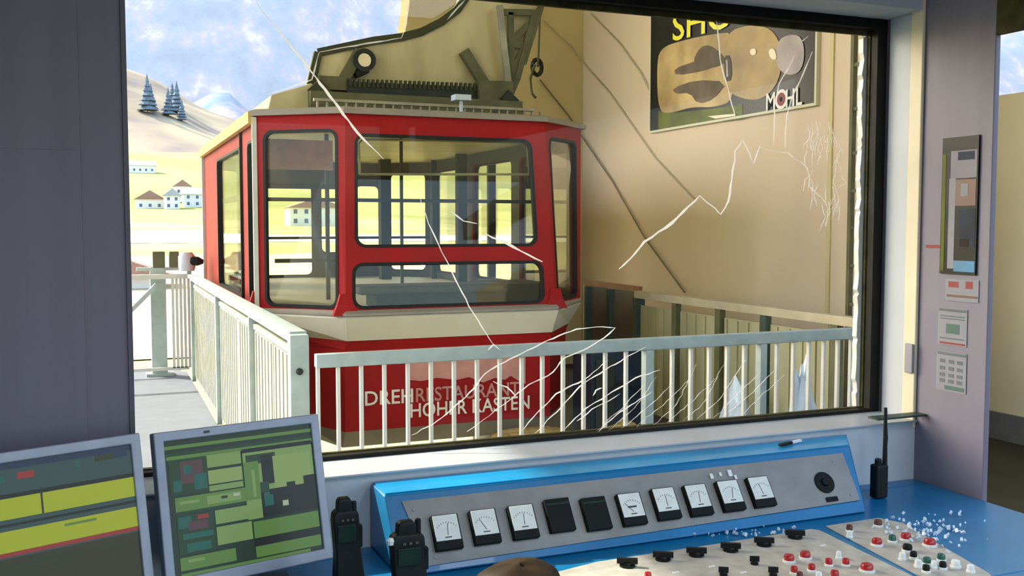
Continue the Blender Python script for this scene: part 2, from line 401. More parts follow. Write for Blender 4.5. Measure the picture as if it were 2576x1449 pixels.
fan = [[(1035,1095),(1100,1060),(1170,1000),(1230,930),(1310,890),(1380,855),(1450,828),(1500,822),(1548,824),(1520,850),(1470,880),(1420,900),(1380,945),(1330,965),(1290,1000),(1230,1045),(1175,1085)],
       [(1310,1085),(1350,1040),(1400,990),(1470,955),(1530,905)], [(1345,1090),(1400,1035),(1460,970),(1520,930),(1600,885),(1625,872)],
       [(1412,1085),(1470,1030),(1540,985),(1600,950),(1660,930)], [(1505,1085),(1560,1035),(1610,1005),(1640,985)],
       [(1450,1060),(1490,1030),(1560,990)], [(1490,995),(1500,980),(1515,975)], [(1240,960),(1275,975),(1300,1000)]]
for pts in fan: ribbon(mb, pts, 3.8, 1.6, 14)
mb.build('crack_fan', 'crack_white', pane)
mb = MB()
for k in range(11):
    x = 1560+k*36; y = 1085-k*4
    ribbon(mb, [(x-60+random.uniform(-8,8), y), (x, y-55), (x+50+random.uniform(-10,20), y-100-random.uniform(0,60))], 2.6, 2, 12)
mb.build('crack_fan', 'crack_faint', pane)

# ---- platform floors of the station
PF = .12
mb = MB(); mb.box(-4.5, 2.60, PF-1.6, 5.05, 3.9, PF); struct(mb.build('floor_walkway', 'brown_floor'))
mb = MB(); mb.box(-4.5, 3.9, PF-1.6, 3.80, 6.12, PF); struct(mb.build('floor_dock', 'concrete_yellow', bevel=.01))
mb = MB(); mb.box(-4.5, 6.12, PF-1.6, .72, 10.9, PF); mb.box(-4.5, 2.61, PF, .76, 10.6, PF+.012); struct(mb.build('floor_platform_left', 'platform_grey'))
mb = MB(); mb.box(3.80, 3.9, PF-1.6, 5.05, 10.4, PF); struct(mb.build('floor_platform_right', 'brown_floor'))
mb = MB(); mb.box(2.7, 1.0-4, -.2, 10, 2.60, PF-.02); mb.box(5.05, 2.6, PF-.2, 10, 9.5, PF-.01); struct(mb.build('floor_yard', 'brown_floor'))
# ---- station walls
XS = 4.80; YB = 9.67
mb = MB(); mb.box(XS, 5.0, PF, XS+.25, YB, 6.2); struct(mb.build('wall_station_side', 'wall_render'))
ya = on_x(2086, 600, XS).y
mb = MB(); mb.box(XS-.012, ya-.02, PF, XS, ya+.02, 6.2); struct(mb.build('trim_7', 'wall_olive'))
mb = MB()
pts = [(on_y(1030, 0, YB).x-.08, 6.2), (on_y(1030, 0, YB).x, on_y(1030, 0, YB).z), (on_y(1018, 90, YB).x, on_y(1018, 92, YB).z), (3.0, 2.75), (3.4, 2.66), (4.18, 2.60), (4.22, PF), (XS+.25, PF), (XS+.25, 6.2)]
mb.prism([(a, YB, b) for a, b in pts], (0, .30, 0)); struct(mb.build('wall_station_end', 'wall_olive'))
mb = MB(); mb.box(-3.8, 2.60, 6.2, 5.05, 17.0, 6.4); struct(mb.build('ceiling_station_roof', 'concrete'))  # unseen roof, its reach stretched to keep sun off the side wall
mb = MB(); mb.box(-3.8, 2.40, 3.0, 5.05, 2.60, 6.2); struct(mb.build('wall_building_upper', 'wall_cream'))
XY = 5.85
mb = MB(); zt = on_x(2490, 243, XY).z; mb.box(XY, -3, PF-.02, XY+.25, 9.4, zt); wy = struct(mb.build('wall_yard', 'wall_cream'))
mb = MB(); mb.box(XY-.03, -3, PF-.02, XY, 9.0, .30); struct(mb.build('baseboard_yard', 'wall_base'))
mb = MB(); mb.box(XY+.05, -3, zt, XY+.12, 9.4, zt+1.0); struct(mb.build('window_2', 'pane_glass'))
mb = MB(); mb.box(XY-.15, -3, zt+.86, XY+.25, 9.4, zt+1.2); struct(mb.build('trim_8', 'wall_base'))
mb = MB(); mb.box(XS+.25, 8.0, PF, XY, 8.2, 6.2); struct(mb.build('wall_return', 'wall_cream'))

# ---- valley, hillside and mountain
def lerp_tab(t, x):
    for (a, b), (c_, d) in zip(t, t[1:]):
        if x <= c_:
            k = max(0, (x-a)/(c_-a)); return b+(d-b)*k
    return t[-1][1]
VAL = [(6, -4.2), (12, -4.0), (60, -3.6), (150, -2.2), (300, -.4), (450, 8.2), (600, 28), (820, 58), (1000, 62), (1400, 60)]
def grid(name, xs, ys, h, m, label=None):
    vs = [(x, y, h(x, y)) for y in ys for x in xs]; n = len(xs)
    fs = [(j*n+i, j*n+i+1, (j+1)*n+i+1, (j+1)*n+i) for j in range(len(ys)-1) for i in range(n-1)]
    mbx = MB(); mbx.add(vs, fs); o = mbx.build(name, m, smooth=True)
    bm = bmesh.new(); bm.from_mesh(o.data)
    for f in bm.faces:
        if f.normal.z < 0: f.normal_flip()
    bm.to_mesh(o.data); bm.free(); return struct(o, label)
def hv(x, y):
    return E+lerp_tab(VAL, y)+noise.noise(Vector((x*.01, y*.01, 0)))*min(3, y*.006)
xs_ = [-500+i*25 for i in range(70)]
grid('ground_meadow', xs_, [6, 9, 12, 20, 30, 45, 60, 80, 100, 114, 128, 136, 150, 165, 180, 220, 260, 300, 340], lambda x, y: hv(x, y), 'meadow')
grid('ground_pasture', xs_, [340+i*28 for i in range(30)], lambda x, y: hv(x, y), 'pasture')
grid('road', xs_, [128, 136, 150, 165, 180], lambda x, y: hv(x, y)+.05, 'gravel')
def patch(px0, px1, y0, y1, nm, m):
    grid(nm, [px0+25*i for i in range(int((px1-px0)/25)+1)], [30, 45, 60, 80, 100], lambda x, y: hv(x, y)+.04, m)
patch(0, 50, 30, 100, 'ground_earth', 'earth')
RID = [(-400, 330), (0, 195), (on_y(312,170,1200).x, on_y(312,170,1200).z), (on_y(370,190,1200).x, on_y(370,190,1200).z), (on_y(450,240,1200).x, on_y(450,240,1200).z),
       (on_y(520,280,1200).x, on_y(520,280,1200).z), (on_y(600,310,1200).x, on_y(600,310,1200).z), (on_y(800,400,1200).x, on_y(800,400,1200).z), (900, 90), (3000, 90)]
def hh(x, y):
    r = lerp_tab(RID, x); t = min(1, max(0, (y-780)/420)); t = t*t*(3-2*t)*.35+t*.65
    base = E+50; hgt = base+(r-base)*t
    if y > 1200: hgt -= (y-1200)*.25
    return hgt+noise.fractal(Vector((x*.012, y*.012, 3)), 1.0, 2.0, 4)*4*min(1, (y-780)/200)*(1 if y < 1190 else .2)
grid('hillside', [-500+i*16 for i in range(140)], [780+i*15 for i in range(50)], hh, 'hillside_grass')
def hs(x, y):
    P = on_y(560, 225, 1900); Q = on_y(700, 330, 1900)
    r = P.z+(x-P.x)*(Q.z-P.z)/(Q.x-P.x) if x > P.x else P.z+(x-P.x)*.55; r = min(420, max(70, r)); t = min(1, (y-1500)/400)
    return 60+(r-60)*t+noise.fractal(Vector((x*.008, y*.008, 9)), 1.0, 2.0, 4)*9*t-(0 if y < 1900 else (y-1900)*.4)
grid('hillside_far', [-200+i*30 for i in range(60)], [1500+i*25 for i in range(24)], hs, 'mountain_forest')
def hm(x, y):
    t = max(0, (y-2300)/1900); rid = noise.hetero_terrain(Vector((x*.0011, y*.0009, 5)), 1.0, 2.0, 6, .7)
    return 40+1500*t**.9+rid*110*min(1, t*3)
hz = MB(); hz.box(-1500, 1460, -60, 4500, 2280, 1900); hz = hz.build('haze', 'red_paint'); tag(hz, 'blue valley haze in front of the mountain', 'haze', kind='stuff')
m_ = bpy.data.materials.new('haze'); m_.use_nodes = True; nt_ = m_.node_tree; nt_.nodes.remove(nt_.nodes['Principled BSDF'])
vs_ = nt_.nodes.new('ShaderNodeVolumeScatter'); vs_.inputs['Color'].default_value = (.62,.78,1,1); vs_.inputs['Density'].default_value = .00045; vs_.inputs['Anisotropy'].default_value = .2
nt_.links.new(vs_.outputs[0], nt_.nodes['Material Output'].inputs['Volume']); hz.data.materials[0] = m_
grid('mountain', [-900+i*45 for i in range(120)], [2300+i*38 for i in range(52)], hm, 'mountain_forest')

# ================================================================== CABLE CAR
car = thing('cable_car', 'red and white aerial cable car cabin docked in the station behind the barred railing', 'cable car', (2.185, 8.8, .1))
YC = 6.885; XL, XRc = .968, 3.40; YBK = 10.55; ZTOP = E+.745; ZSILL = 1.045
YFt, YFb = 6.50, 6.36
FTL = on_y(868, 292, YFt); FTR = on_y(1368, 302, YFt); FBR = on_y(1398, 782, YFb); FBL = on_y(870, 792, YFb)
for p in (FTL, FTR): p.z = ZTOP
for p in (FBL, FBR): p.z = ZSILL
CLt, CLb = Vector((XL, YC, ZTOP)), Vector((XL, YC, ZSILL)); CRt, CRb = Vector((XRc, YC, ZTOP)), Vector((XRc, YC, ZSILL))
BRt, BRb = Vector((XRc, YBK, ZTOP)), Vector((XRc, YBK, ZSILL)); BLt, BLb = Vector((XL, YBK, ZTOP)), Vector((XL, YBK, ZSILL))
RRt, RRb = Vector((XRc-.45, YBK+.45, ZTOP)), Vector((XRc-.45, YBK+.45, ZSILL)); RLt, RLb = Vector((XL+.45, YBK+.45, ZTOP)), Vector((XL+.45, YBK+.45, ZSILL))
def wall_panel(name, TL, TR, BR, BL, holes, m='red_paint', th=.05, gl='cab_glass', gask=.016, parts=True):
    fn = bilin(TL, TR, BR, BL); W = ((TR-TL).length+(BR-BL).length)/2; H = (TL-BL).length
    nrm = (TR-TL).cross(BL-TL).normalized()       # outward when TL,TR seen from outside: points inward -> used as inward
    inward = nrm if nrm.dot(Vector((2.185, 8.8, 2))-TL) > 0 else -nrm
    hs = [rrect(a, b, c_, d, .07/W, .07/H) for a, b, c_, d in holes]
    mbx = MB(); mbx.holed(fn, inward*th, [(0, 0), (1, 0), (1, 1), (0, 1)], hs, back=True)
    o = mbx.build(name, [m, 'interior_grey'], car)
    for a, b, c_, d in holes:
        gx, gy = gask/W, gask/H
        mbx = MB(); mbx.holed(lambda u, v: fn(u, v)-inward*.006, inward*(th*.7), rrect(a-.2*gx, b-.2*gy, c_+.2*gx, d+.2*gy, .07/W, .07/H), [rrect(a+gx, b+gy, c_-gx, d-gy, .055/W, .055/H)])
        gk = mbx.build('window_gasket', 'rubber', car)
        mbx = MB(); q = [fn(u, v)+inward*.018 for u, v in rrect(a+gx*.5, b+gy*.5, c_-gx*.5, d-gy*.5, .055/W, .055/H)]
        mbx.prism(q, inward*.006); mbx.build('window_pane', gl, gk)
    return fn, inward
fnF, inF = wall_panel('front_panel', FTL, FTR, FBR, FBL, [(.045, .108, .925, .672), (.032, .752, .945, .975)])
fnL, inL = wall_panel('corner_panel', CLt, FTL, FBL, CLb, [(.085, .085, .915, .975)])
fnR, inR = wall_panel('corner_panel', FTR, CRt, CRb, FBR, [(.10, .085, .86, .972)])
def sy(px): return on_x(px, 500, XL).y
Ls = YBK-YC; fy = lambda y: (YBK-y)/Ls
wall_panel('side_panel', BLt, CLt, CLb, BLb, [(fy(sy(548)), .12, fy(sy(606)), .97), (fy(YC+.42), .12, fy(YC+.10), .97)])
wall_panel('side_panel', CRt, BRt, BRb, CRb, [(.04, .12, .30, .95), (.35, .12, .62, .95), (.67, .12, .95, .95)])
wall_panel('corner_panel', BRt, RRt, RRb, BRb, [(.12, .12, .88, .95)])
wall_panel('corner_panel', RLt, BLt, BLb, RLb, [(.12, .12, .88, .95)])
wall_panel('rear_panel', RRt, RLt, RLb, RRb, [(.03, .22, .22, .80), (.27, .22, .475, .80), (.525, .22, .96, .985)], m='interior_grey')
# white vertical corner trim on the left front edge, posts and seams
mb = MB(); mb.beam((XL-.012, YC, ZSILL), (XL-.012, YC, ZTOP-.02), .03, .03); mb.build('corner_trim', 'rail_white', car)
mb = MB(); mb.beam((XL-.012, YBK, ZSILL), (XL-.012, YBK, ZTOP-.02), .03, .03); mb.build('corner_trim', 'rail_white', car)
mb = MB(); mb.beam((XL-.01, sy(610)-.02, ZSILL), (XL-.01, sy(610)-.02, ZTOP-.05), .02, .02); mb.build('door_seam', 'rubber', car)
mb = MB(); yy = sy(577); mb.beam((XL+.10, yy, .35), (XL+.10, yy, ZTOP-.06), .07, .10); mb.beam((XL+.05, sy(606), E+.22), (XL+.05, sy(548), E+.22), .03, .04)
mb.build('inner_post', 'interior_grey', car)
# pleated feet where the red posts meet the white band
for P in (FBL, FBR, CLb):
    mb = MB(); d = 0; a = P+Vector((0, -.004, 0))
    mb.loft([[a+Vector((x*s_, -.012*(k == 0), z)) for x in (-1, 1)]+[a+Vector((1*s_, .04, z)), a+Vector((-1*s_, .04, z))] for k, (s_, z) in enumerate(((.085, -.01), (.055, .06), (.035, .13)))])
    mb.build('post_foot', 'red_paint', car)
# lower body: band, skirt, bottom
def ring(xl, xr, fl, fr, yf, yc, z, inset=0):
    return [Vector((fl, yf, z)), Vector((fr, yf, z)), Vector((xr, yc, z)), Vector((xr, YBK-inset, z)), Vector((xr-.45, YBK+.45-inset, z)), Vector((xl+.45, YBK+.45-inset, z)), Vector((xl, YBK-inset, z)), Vector((xl, yc, z))]
A0 = ring(XL-.0, XRc+.0, FBL.x, FBR.x, YFb, YC, ZSILL+.004); A1 = ring(XL-.012, XRc+.0, FBL.x-.005, FBR.x+.005, YFb-.03, YC-.01, ZSILL-.028)
A2 = ring(XL+.20, XRc-.09, FBL.x+.012, FBR.x-.02, YFb+.02, YC+.02, .865)
mb = MB(); mb.loft([A0, A1, A2]); mb.build('belt_band', 'cream_band', car)
mb = MB(); mb.loft([ring(XL+.01, XRc-.01, FBL.x, FBR.x, YFb-.006, YC, ZSILL+.022), ring(XL-.014, XRc+.012, FBL.x-.005, FBR.x+.005, YFb-.036, YC-.012, ZSILL+.002), ring(XL-.014, XRc+.012, FBL.x-.005, FBR.x+.005, YFb-.036, YC-.012, ZSILL-.012)], cap=False)
mb.build('belt_rail', 'roof_lip', car)
YS = YFb+.03
B0 = ring(XL+.20, XRc-.09, FBL.x+.012, FBR.x-.02, YS, YC+.02, .866); B1 = ring(XL+.235, XRc-.11, FBL.x+.0, FBR.x-.02, YS+.02, YC+.03, .80)
B2 = ring(XL+.25, XRc-.11, FBL.x, FBR.x-.02, YS+.02, YC+.03, .26)
mb = MB(); mb.loft([B0, B1, B2]); skirt = mb.build('lower_body', 'red_paint', car)
mb = MB(); mb.loft([ring(XL+.26, XRc-.12, FBL.x, FBR.x-.02, YS+.03, YC+.04, .26), ring(XL+.34, XRc-.2, FBL.x, FBR.x-.05, YS+.10, YC+.08, .14)]); mb.build('underframe', 'roof_lip', car)
YT = YS+.014
def tf(px, py, sx, slope):
    P = on_y(px, py, YT)
    return lambda x, y: Vector((P.x+x*sx, YT, P.z+y+x*slope))
mb = MB(); w_ = text_mb(mb, 'DREH', tf(915, 1020, 1, 0), .135); mb.build('lettering', 'white_letter', car)
mb = MB(); P2 = on_y(915, 1020, YT); text_mb(mb, 'RESTAURANT', lambda x, y: Vector((P2.x+w_+.012+x*.92, YT, P2.z+y)), .135); mb.build('lettering', 'pale_pink', car)
mb = MB(); text_mb(mb, 'HOHER KASTEN', tf(1030, 1050, .90, 0), .135); mb.build('lettering', 'white_letter', car)
# pale mountain emblem above the lettering
em = [(1025,897),(1322,888),(1322,965),(1300,955),(1285,945),(1270,955),(1245,950),(1215,962),(1180,948),(1150,955),(1100,950),(1060,958),(1025,955)]
mb = MB(); mb.prism([on_y(a, b, YT) for a, b in em], (0, .003, 0)); mb.build('emblem', 'pale_pink', car)
# round white emblem on the left corner of the lower body
fl_a, fl_b = Vector((XL+.25, YC+.03, 0)), Vector((FBL.x, YS+.02, 0)); dirc = (fl_b-fl_a).normalized(); nc = Vector((dirc.y, -dirc.x, 0)).normalized()
nc = nc if nc.y < 0 else -nc
mb = MB(); cc = fl_a+dirc*.03+nc*.004; cc.z = on_y(762, 985, cc.y).z; n_ = 24
mb.holed(lambda u, v: cc+dirc*u+Vector((0, 0, v))+nc*.0, nc*.004, [(.09*math.cos(2*math.pi*k/n_), .11*math.sin(2*math.pi*k/n_)) for k in range(n_)], [[(.055*math.cos(2*math.pi*k/n_), .075*math.sin(2*math.pi*k/n_)) for k in range(n_)]])
mb.build('round_emblem', 'white_letter', car)
# roof
def oct_(o, z): return ring(XL-o, XRc+o, FTL.x-o*.4, FTR.x+o*.4, YFt-o, YC-o*.4, z, -o)
mb = MB(); mb.loft([oct_(.035, ZTOP-.012), oct_(.04, ZTOP+.022), oct_(.0, ZTOP+.035)]); roof = mb.build('roof', 'roof_lip', car)
mb = MB(); mb.box(XL-.05, YC, ZTOP-.06, XL-.012, YBK, ZTOP+.02); mb.build('roof_gutter', 'gold_lip', car)  # golden colour stands in for sun on the roof edge
YD = 6.72
a = on_y(668, 275, 7.3); b = on_y(682, 238, 7.3); c1 = on_y(785, 208, 7.3); d1 = on_y(800, 275, 7.3)
mb = MB(); z0 = ZTOP+.02
mb.prism([(a.x, 7.3, z0), (b.x, 7.3, b.z), (c1.x, 7.3, c1.z), (c1.x+.15, 7.3, z0)], (0, 1.6, 0)); mb.build('roof_fairing', 'hanger_paint', car, bevel=.01)
mb = MB(); mb.box(1.35, 7.05, z0, 3.20, 9.9, z0+.05); mb.box(1.40, 7.2, z0+.05, 3.05, 7.9, z0+.20); mb.build('roof_deck', 'olive_steel', car)
mb = MB()
for k in range(26): x = 1.4+k*.068; mb.box(x, 6.98, z0+.05, x+.012, 7.0, z0+.10)
mb.box(1.38, 6.97, z0+.10, 3.05, 7.01, z0+.12); mb.box(1.38, 6.97, z0+.035, 3.15, 7.01, z0+.055); mb.build('roof_rail', 'roof_metal', car)
mb = MB(); mb.box(on_y(1110, 270, 6.9).x, 6.86, z0-.01, on_y(1345, 270, 6.9).x, 6.94, z0+.03); mb.build('roof_rail', 'dark_steel', car)
mb = MB(); P = on_y(1160, 246, 6.85); mb.box(P.x-.06, 6.8, P.z-.02, P.x+.06, 6.9, P.z+.02); mb.beam((P.x+.0, 6.85, z0), (P.x, 6.85, P.z), .02, .02); mb.build('roof_lamp', 'sheet_plastic', car)
# hanger
YH = 7.45
hp = [(790,250),(780,215),(800,132),(940,102),(1010,93),(1060,80),(1110,55),(1150,25),(1172,-6),(1180,-60),(1370,-60),(1352,40),(1310,170),(1285,250)]
mb = MB(); mb.prism([on_y(a, b, YH) for a, b in hp], (0, .24, 0)); mb.build('hanger_plate', 'hanger_paint', car, bevel=.008)
def hb(name, a, b, wpx, m, dy=.04, off=0):
    A, B = on_y(*a, YH-dy/2-.001-off), on_y(*b, YH-dy/2-.001-off); mbx = MB(); mbx.beam(A, B, dy, wpx/FPX*YH*.99, up=(0,1,0)); return mbx.build(name, m, car, bevel=.003)
edge = hp[2:10]
mb = MB()
for p, q in zip(edge, edge[1:]): mb.beam(on_y(*p, YH-.01), on_y(*q, YH-.01), .06, .016, up=(0,1,0))
mb.beam(on_y(800,132,YH-.01), on_y(782,212,YH-.01), .06, .05, up=(0,1,0)); mb.build('hanger_flange', 'hanger_edge', car)
hb('hanger_strut', (862, 205), (905, 128), 20, 'olive_steel', .08); hb('hanger_strut', (1166, 128), (1220, 214), 20, 'olive_steel', .08)
hb('hanger_beam', (800, 208), (870, 212), 26, 'olive_steel', .10)
mb = MB(); P = on_y(918, 150, YH-.09); n_ = 24
mb.holed(lambda u, v: P+Vector((u, 0, v)), (0, .03, 0), [(.085*math.cos(2*math.pi*k/n_), .085*math.sin(2*math.pi*k/n_)) for k in range(n_)], [[(.055*math.cos(2*math.pi*k/n_), .055*math.sin(2*math.pi*k/n_)) for k in range(n_)]])
mb.build('lifting_eye', 'dark_steel', car)
mb = MB(); mb.lathe(P+Vector((0, .028, 0)), [(.05, -.02), (.05, 0)], 20, (0, 1, 0)); mb.build('eye_disc', 'wall_cream', car)
hb('hanger_bolt', (905, 175), (912, 190), 26, 'rubber', .1)
hb('grating_beam', (872, 226), (1200, 239), 20, 'dark_steel', .12, .02)
mb = MB()
for k in range(28):
    px = 880+k*11.6; A = on_y(px, 208+k*.42, YH-.10); mb.box(A.x-.008, YH-.12, A.z-.03, A.x+.008, YH-.09, A.z+.03)
mb.build('grating_teeth', 'hanger_edge', car)
hb('hanger_block', (1200, 230), (1285, 232), 40, 'olive_steel', .16, .02)
hb('ladder_bar', (1256, 12), (1282, 238), 11, 'roof_metal', .05, .06)
for a, b, wd in (((1284,30),(1288,230),8), ((1345,30),(1300,200),12), ((1362,10),(1316,160),10), ((1300,200),(1280,245),10), ((1264,30),(1350,32),8), ((1272,110),(1325,115),7), ((1280,180),(1300,182),7), ((1284,110),(1330,60),6), ((1288,180),(1320,115),6)):
    hb('lattice_bar', a, b, wd, 'olive_steel', .05, .03)
hb('hanger_leg', (788, 212), (838, 268), 24, 'hanger_edge', .12, .1); hb('hanger_leg', (1290, 240), (1272, 262), 20, 'dark_steel', .12, .1)
mb = MB(); T = on_y(1270, -60, YH); mb.box(T.x-.35, YH+.02, T.z-.05, T.x+.35, YH+.22, 6.19); mb.build('suspension_arm', 'hanger_paint', car)
# hook with pulley beside the hanger
hk = thing('pulley_hook', 'dark pulley hook hanging beside the cable car hanger', 'hook', on_y(1350, 205, 8.9))
P = on_y(1353, 168, 8.9); mb = MB()
mb.tube([P+Vector((.05*math.cos(a*.5236), .02, .075*math.sin(a*.5236))) for a in range(13)], .022, 8); mb.build('pulley', 'dark_steel', hk, smooth=True)
mb = MB(); mb.tube([P+Vector((-.03, 0, .02)), P+Vector((-.08, 0, -.12)), P+Vector((-.06, 0, -.26)), P+Vector((-.02, 0, -.30))], .014); mb.build('hook', 'olive_steel', hk)
mb = MB(); mb.tube([P, P+Vector((.02, 0, .5)), P+Vector((.02, .0, 6.2-P.z))], .012); mb.build('chain', 'olive_steel', hk)
for k, pts in enumerate(([(1358, 200, 0), (1430, 290, 0), (1462, 340, 0), (1540, 455, 1), (1620, 595, 1), (1722, 735, 1)], [(1368, 52, 0), (1440, 120, 0), (1464, 155, 0), (1535, 235, 1), (1648, 397, 1), (1745, 500, 1)], [(1487, 35, 1), (1560, 110, 1), (1610, 180, 1), (1640, 240, 1)])):  # soft shadow lines on the wall, modelled as thin tubes
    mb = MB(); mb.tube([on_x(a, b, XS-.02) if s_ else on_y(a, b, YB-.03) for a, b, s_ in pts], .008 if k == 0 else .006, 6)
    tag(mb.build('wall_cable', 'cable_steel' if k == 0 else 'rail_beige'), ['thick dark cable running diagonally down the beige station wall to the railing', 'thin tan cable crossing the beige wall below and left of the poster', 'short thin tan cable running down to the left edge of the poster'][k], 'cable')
# interior
mb = MB(); mb.loft([ring(XL+.30, XRc-.30, FBL.x+.05, FBR.x-.05, YFb+.15, YC+.1, .30, .1), ring(XL+.30, XRc-.30, FBL.x+.05, FBR.x-.05, YFb+.15, YC+.1, .36, .1)]); mb.build('cabin_floor', 'interior_dark', car)
mb = MB(); mb.loft([ring(XL+.02, XRc-.02, FTL.x, FTR.x, YFt+.06, YC+.02, ZTOP-.05, .02), ring(XL+.02, XRc-.02, FTL.x, FTR.x, YFt+.06, YC+.02, ZTOP-.03, .02)]); mb.build('cabin_ceiling', 'interior_ceiling', car)
for px, y, wd in ((968, 10.3, .11), (1092, 10.2, .05), (1160, 9.2, .09), (1236, 9.4, .07), (1330, 8.9, .09), (1010, 7.6, .022), (823, 7.6, .028)):
    P = on_y(px, 500, y); mb = MB(); mb.beam((P.x, y, .36), (P.x, y, ZTOP-.05), wd, wd, up=(0,1,0)); mb.build('inner_post', 'interior_dark' if wd > .03 else 'dark_steel', car)
for z, y, x0, x1, m in ((on_y(1000, 504, 7.6).z, 7.6, 1.05, 3.3, 'dark_steel'), (on_y(760, 470, 7.6).z, 7.6, 1.05, 1.8, 'dark_steel'), (on_y(760, 655, 7.0).z, 7.0, 1.1, 1.6, 'dark_steel'), (on_y(760,598, 10.4).z, 10.4, 1.05, 3.3, 'interior_dark')):
    mb = MB(); mb.beam((x0, y, z), (x1, y, z), .028, .028); mb.build('handrail', m, car)
# folding upper frame of the front window
hq = [on_y(a, b, 6.56) for a, b in ((902, 352), (1325, 360), (1328, 440), (1326, 440), (905, 438))]
mb = MB(); mb.tube([on_y(905, 438, 6.55), on_y(902, 362, 6.58), on_y(912, 350, 6.585), on_y(1312, 358, 6.585), on_y(1326, 370, 6.58), on_y(1330, 438, 6.55), on_y(905, 438, 6.55)], .009, 6); mb.build('flap_frame', 'roof_metal', car)
# desk inside the front and bench
mb = MB(); mb.box(1.75, 6.75, .36, 2.75, 7.05, 1.16); mb.box(2.78, 6.9, .36, 3.2, 7.5, 1.18); mb.build('driver_desk', 'interior_dark', car, bevel=.02)
mb = MB(); mb.box(1.62, 6.70, 1.14, 2.70, 7.02, 1.20); mb.build('desk_top', 'interior_grey', car, bevel=.02)
mb = MB(); P = on_y(735, 395, 7.5); mb.box(P.x-.18, 7.48, P.z-.09, P.x+.30, 7.52, P.z+.13); mb.build('advert_board', 'pale_pink', car)


# ================================================================== RAILINGS
ZR = E-.52
nr = thing('barred_railing', 'white railing with vertical bars and flat top rail in front of the cable car', 'railing', (2.2, 4.0, PF))
x0 = on_y(793, 890, 4.0).x; x1 = 3.62
mb = MB(); mb.box(x0, 3.975, ZR-.055, x1, 4.025, ZR); mb.build('top_rail', 'galv', nr, bevel=.004)
mb = MB(); mb.box(x0, 3.98, PF+.08, x1, 4.02, PF+.12); mb.build('bottom_rail', 'galv', nr)
bars = [800, 851, 909, 967, 1026, 1084, 1142, 1200, 1257, 1312, 1364, 1416, 1468, 1522, 1574, 1690, 1737, 1783, 1828, 1871, 1953, 1994, 2033, 2070, 2105, 2138]
for px in bars:
    X = on_y(px, 980, 4.0).x; mb = MB(); mb.box(X-.007, 3.99, PF+.12, X+.007, 4.01, ZR-.055); mb.build('bar', 'rail_white', nr)
for px, hw in ((1628, .022), (1913, .019)):
    X = on_y(px, 980, 4.0).x; mb = MB(); mb.box(X-hw, 3.975, PF, X+hw, 4.02, ZR-.055); mb.build('post', 'galv', nr, bevel=.003)
# left railing with cream infill panels
XLr = .80
lr = thing('panel_railing', 'long sunlit railing with cream sheet panels beside the left platform', 'railing', (XLr, 7.2, PF))
yE = on_x(745, 870, XLr).y
mb = MB(); mb.box(XLr-.03, yE, ZR-.01, XLr+.05, 10.0, ZR+.04); mb.build('top_rail', 'galv', lr, bevel=.004)
mb = MB(); mb.box(XLr-.012, yE, ZR-.075, XLr+.02, 10.0, ZR-.045); mb.build('middle_rail', 'panel_cream', lr)
ysx = [on_x(p, 880, XLr).y for p in (722, 690, 641, 600, 555, 520, 490)]
for k, (p, q) in enumerate(zip([yE+.05]+ysx[1:], ysx[1:]+[10.0])):
    mb = MB(); mb.box(XLr-.005, p+.012, PF+.05, XLr+.008, q-.012, ZR-.085)
    for j in range(int((q-p)/.11)): mb.box(XLr-.011, p+.05+j*.11, PF+.06, XLr-.005, p+.075+j*.11, ZR-.09)
    mb.build('infill_panel', 'panel_cream', lr)
for k, y in enumerate([ysx[2], ysx[4], 9.97]):
    mb = MB(); mb.box(XLr-.035, y-.025, PF, XLr+.0, y+.025, ZR-.01); mb.build('post', 'teal_steel' if k == 9 else 'galv', lr)
mb = MB(); mb.box(XLr-.04, yE-.075, PF, XLr+.045, yE, ZR+.03); mb.build('end_post', 'galv', lr, bevel=.004)
mb = MB(); P = on_y(745, 935, yE-.08); mb.lathe((XLr+.0, yE-.075, P.z), [(.012, -.02), (.016, -.01), (.016, 0)], 10, (0, 1, 0)); mb.build('bolt', 'dark_steel', lr)
# end railing across the left platform
er = thing('end_railing', 'pale open railing across the far end of the left platform', 'railing', (-.4, 10.25, PF))
mb = MB(); mb.box(-1.8, 10.22, ZR+.0, .76, 10.28, ZR+.045); mb.build('top_rail', 'rail_white', er)
mb = MB(); mb.box(-1.8, 10.24, PF+.08, .76, 10.27, PF+.11); mb.build('bottom_rail', 'rail_white', er)
for k in range(6): x = on_y(436+k*10, 800, 10.25).x; mb = MB(); mb.box(x-.012, 10.24, PF+.1, x+.012, 10.265, ZR); mb.build('bar', 'rail_white', er)
mb = MB(); mb.beam(on_y(395, 715, 10.25), on_y(325, 785, 10.25), .04, .09, up=(0,1,0)); mb.build('brace', 'galv', er)
pt = thing('signal_post', 'thick grey post at the end railing carrying two dark boxes', 'post', (on_y(402, 900, 10.4).x, 10.4, PF))
X = on_y(402, 900, 10.4).x
mb = MB(); mb.box(X-.075, 10.35, PF, X+.07, 10.47, on_y(400, 672, 10.4).z); mb.build('post', 'galv', pt, bevel=.004)
mb = MB(); mb.box(X-.13, 10.32, PF, X+.13, 10.5, PF+.04); mb.build('base_plate', 'galv', pt)
mb = MB(); mb.box(X-.2, 10.36, on_y(400, 672, 10.4).z-.03, X+.34, 10.44, on_y(400, 672, 10.4).z); mb.build('crossbar', 'galv', pt)
for a, b in ((384, 414), (426, 449)):
    A, B = on_y(a, 672, 10.38), on_y(b, 632, 10.38); mb = MB(); mb.box(A.x, 10.33, A.z, B.x, 10.45, B.z); mb.build('signal_box', 'olive_steel', pt, bevel=.006)
cm = thing('security_camera', 'small black and white camera at the corner of the left railings', 'camera', on_y(485, 680, 10.1))
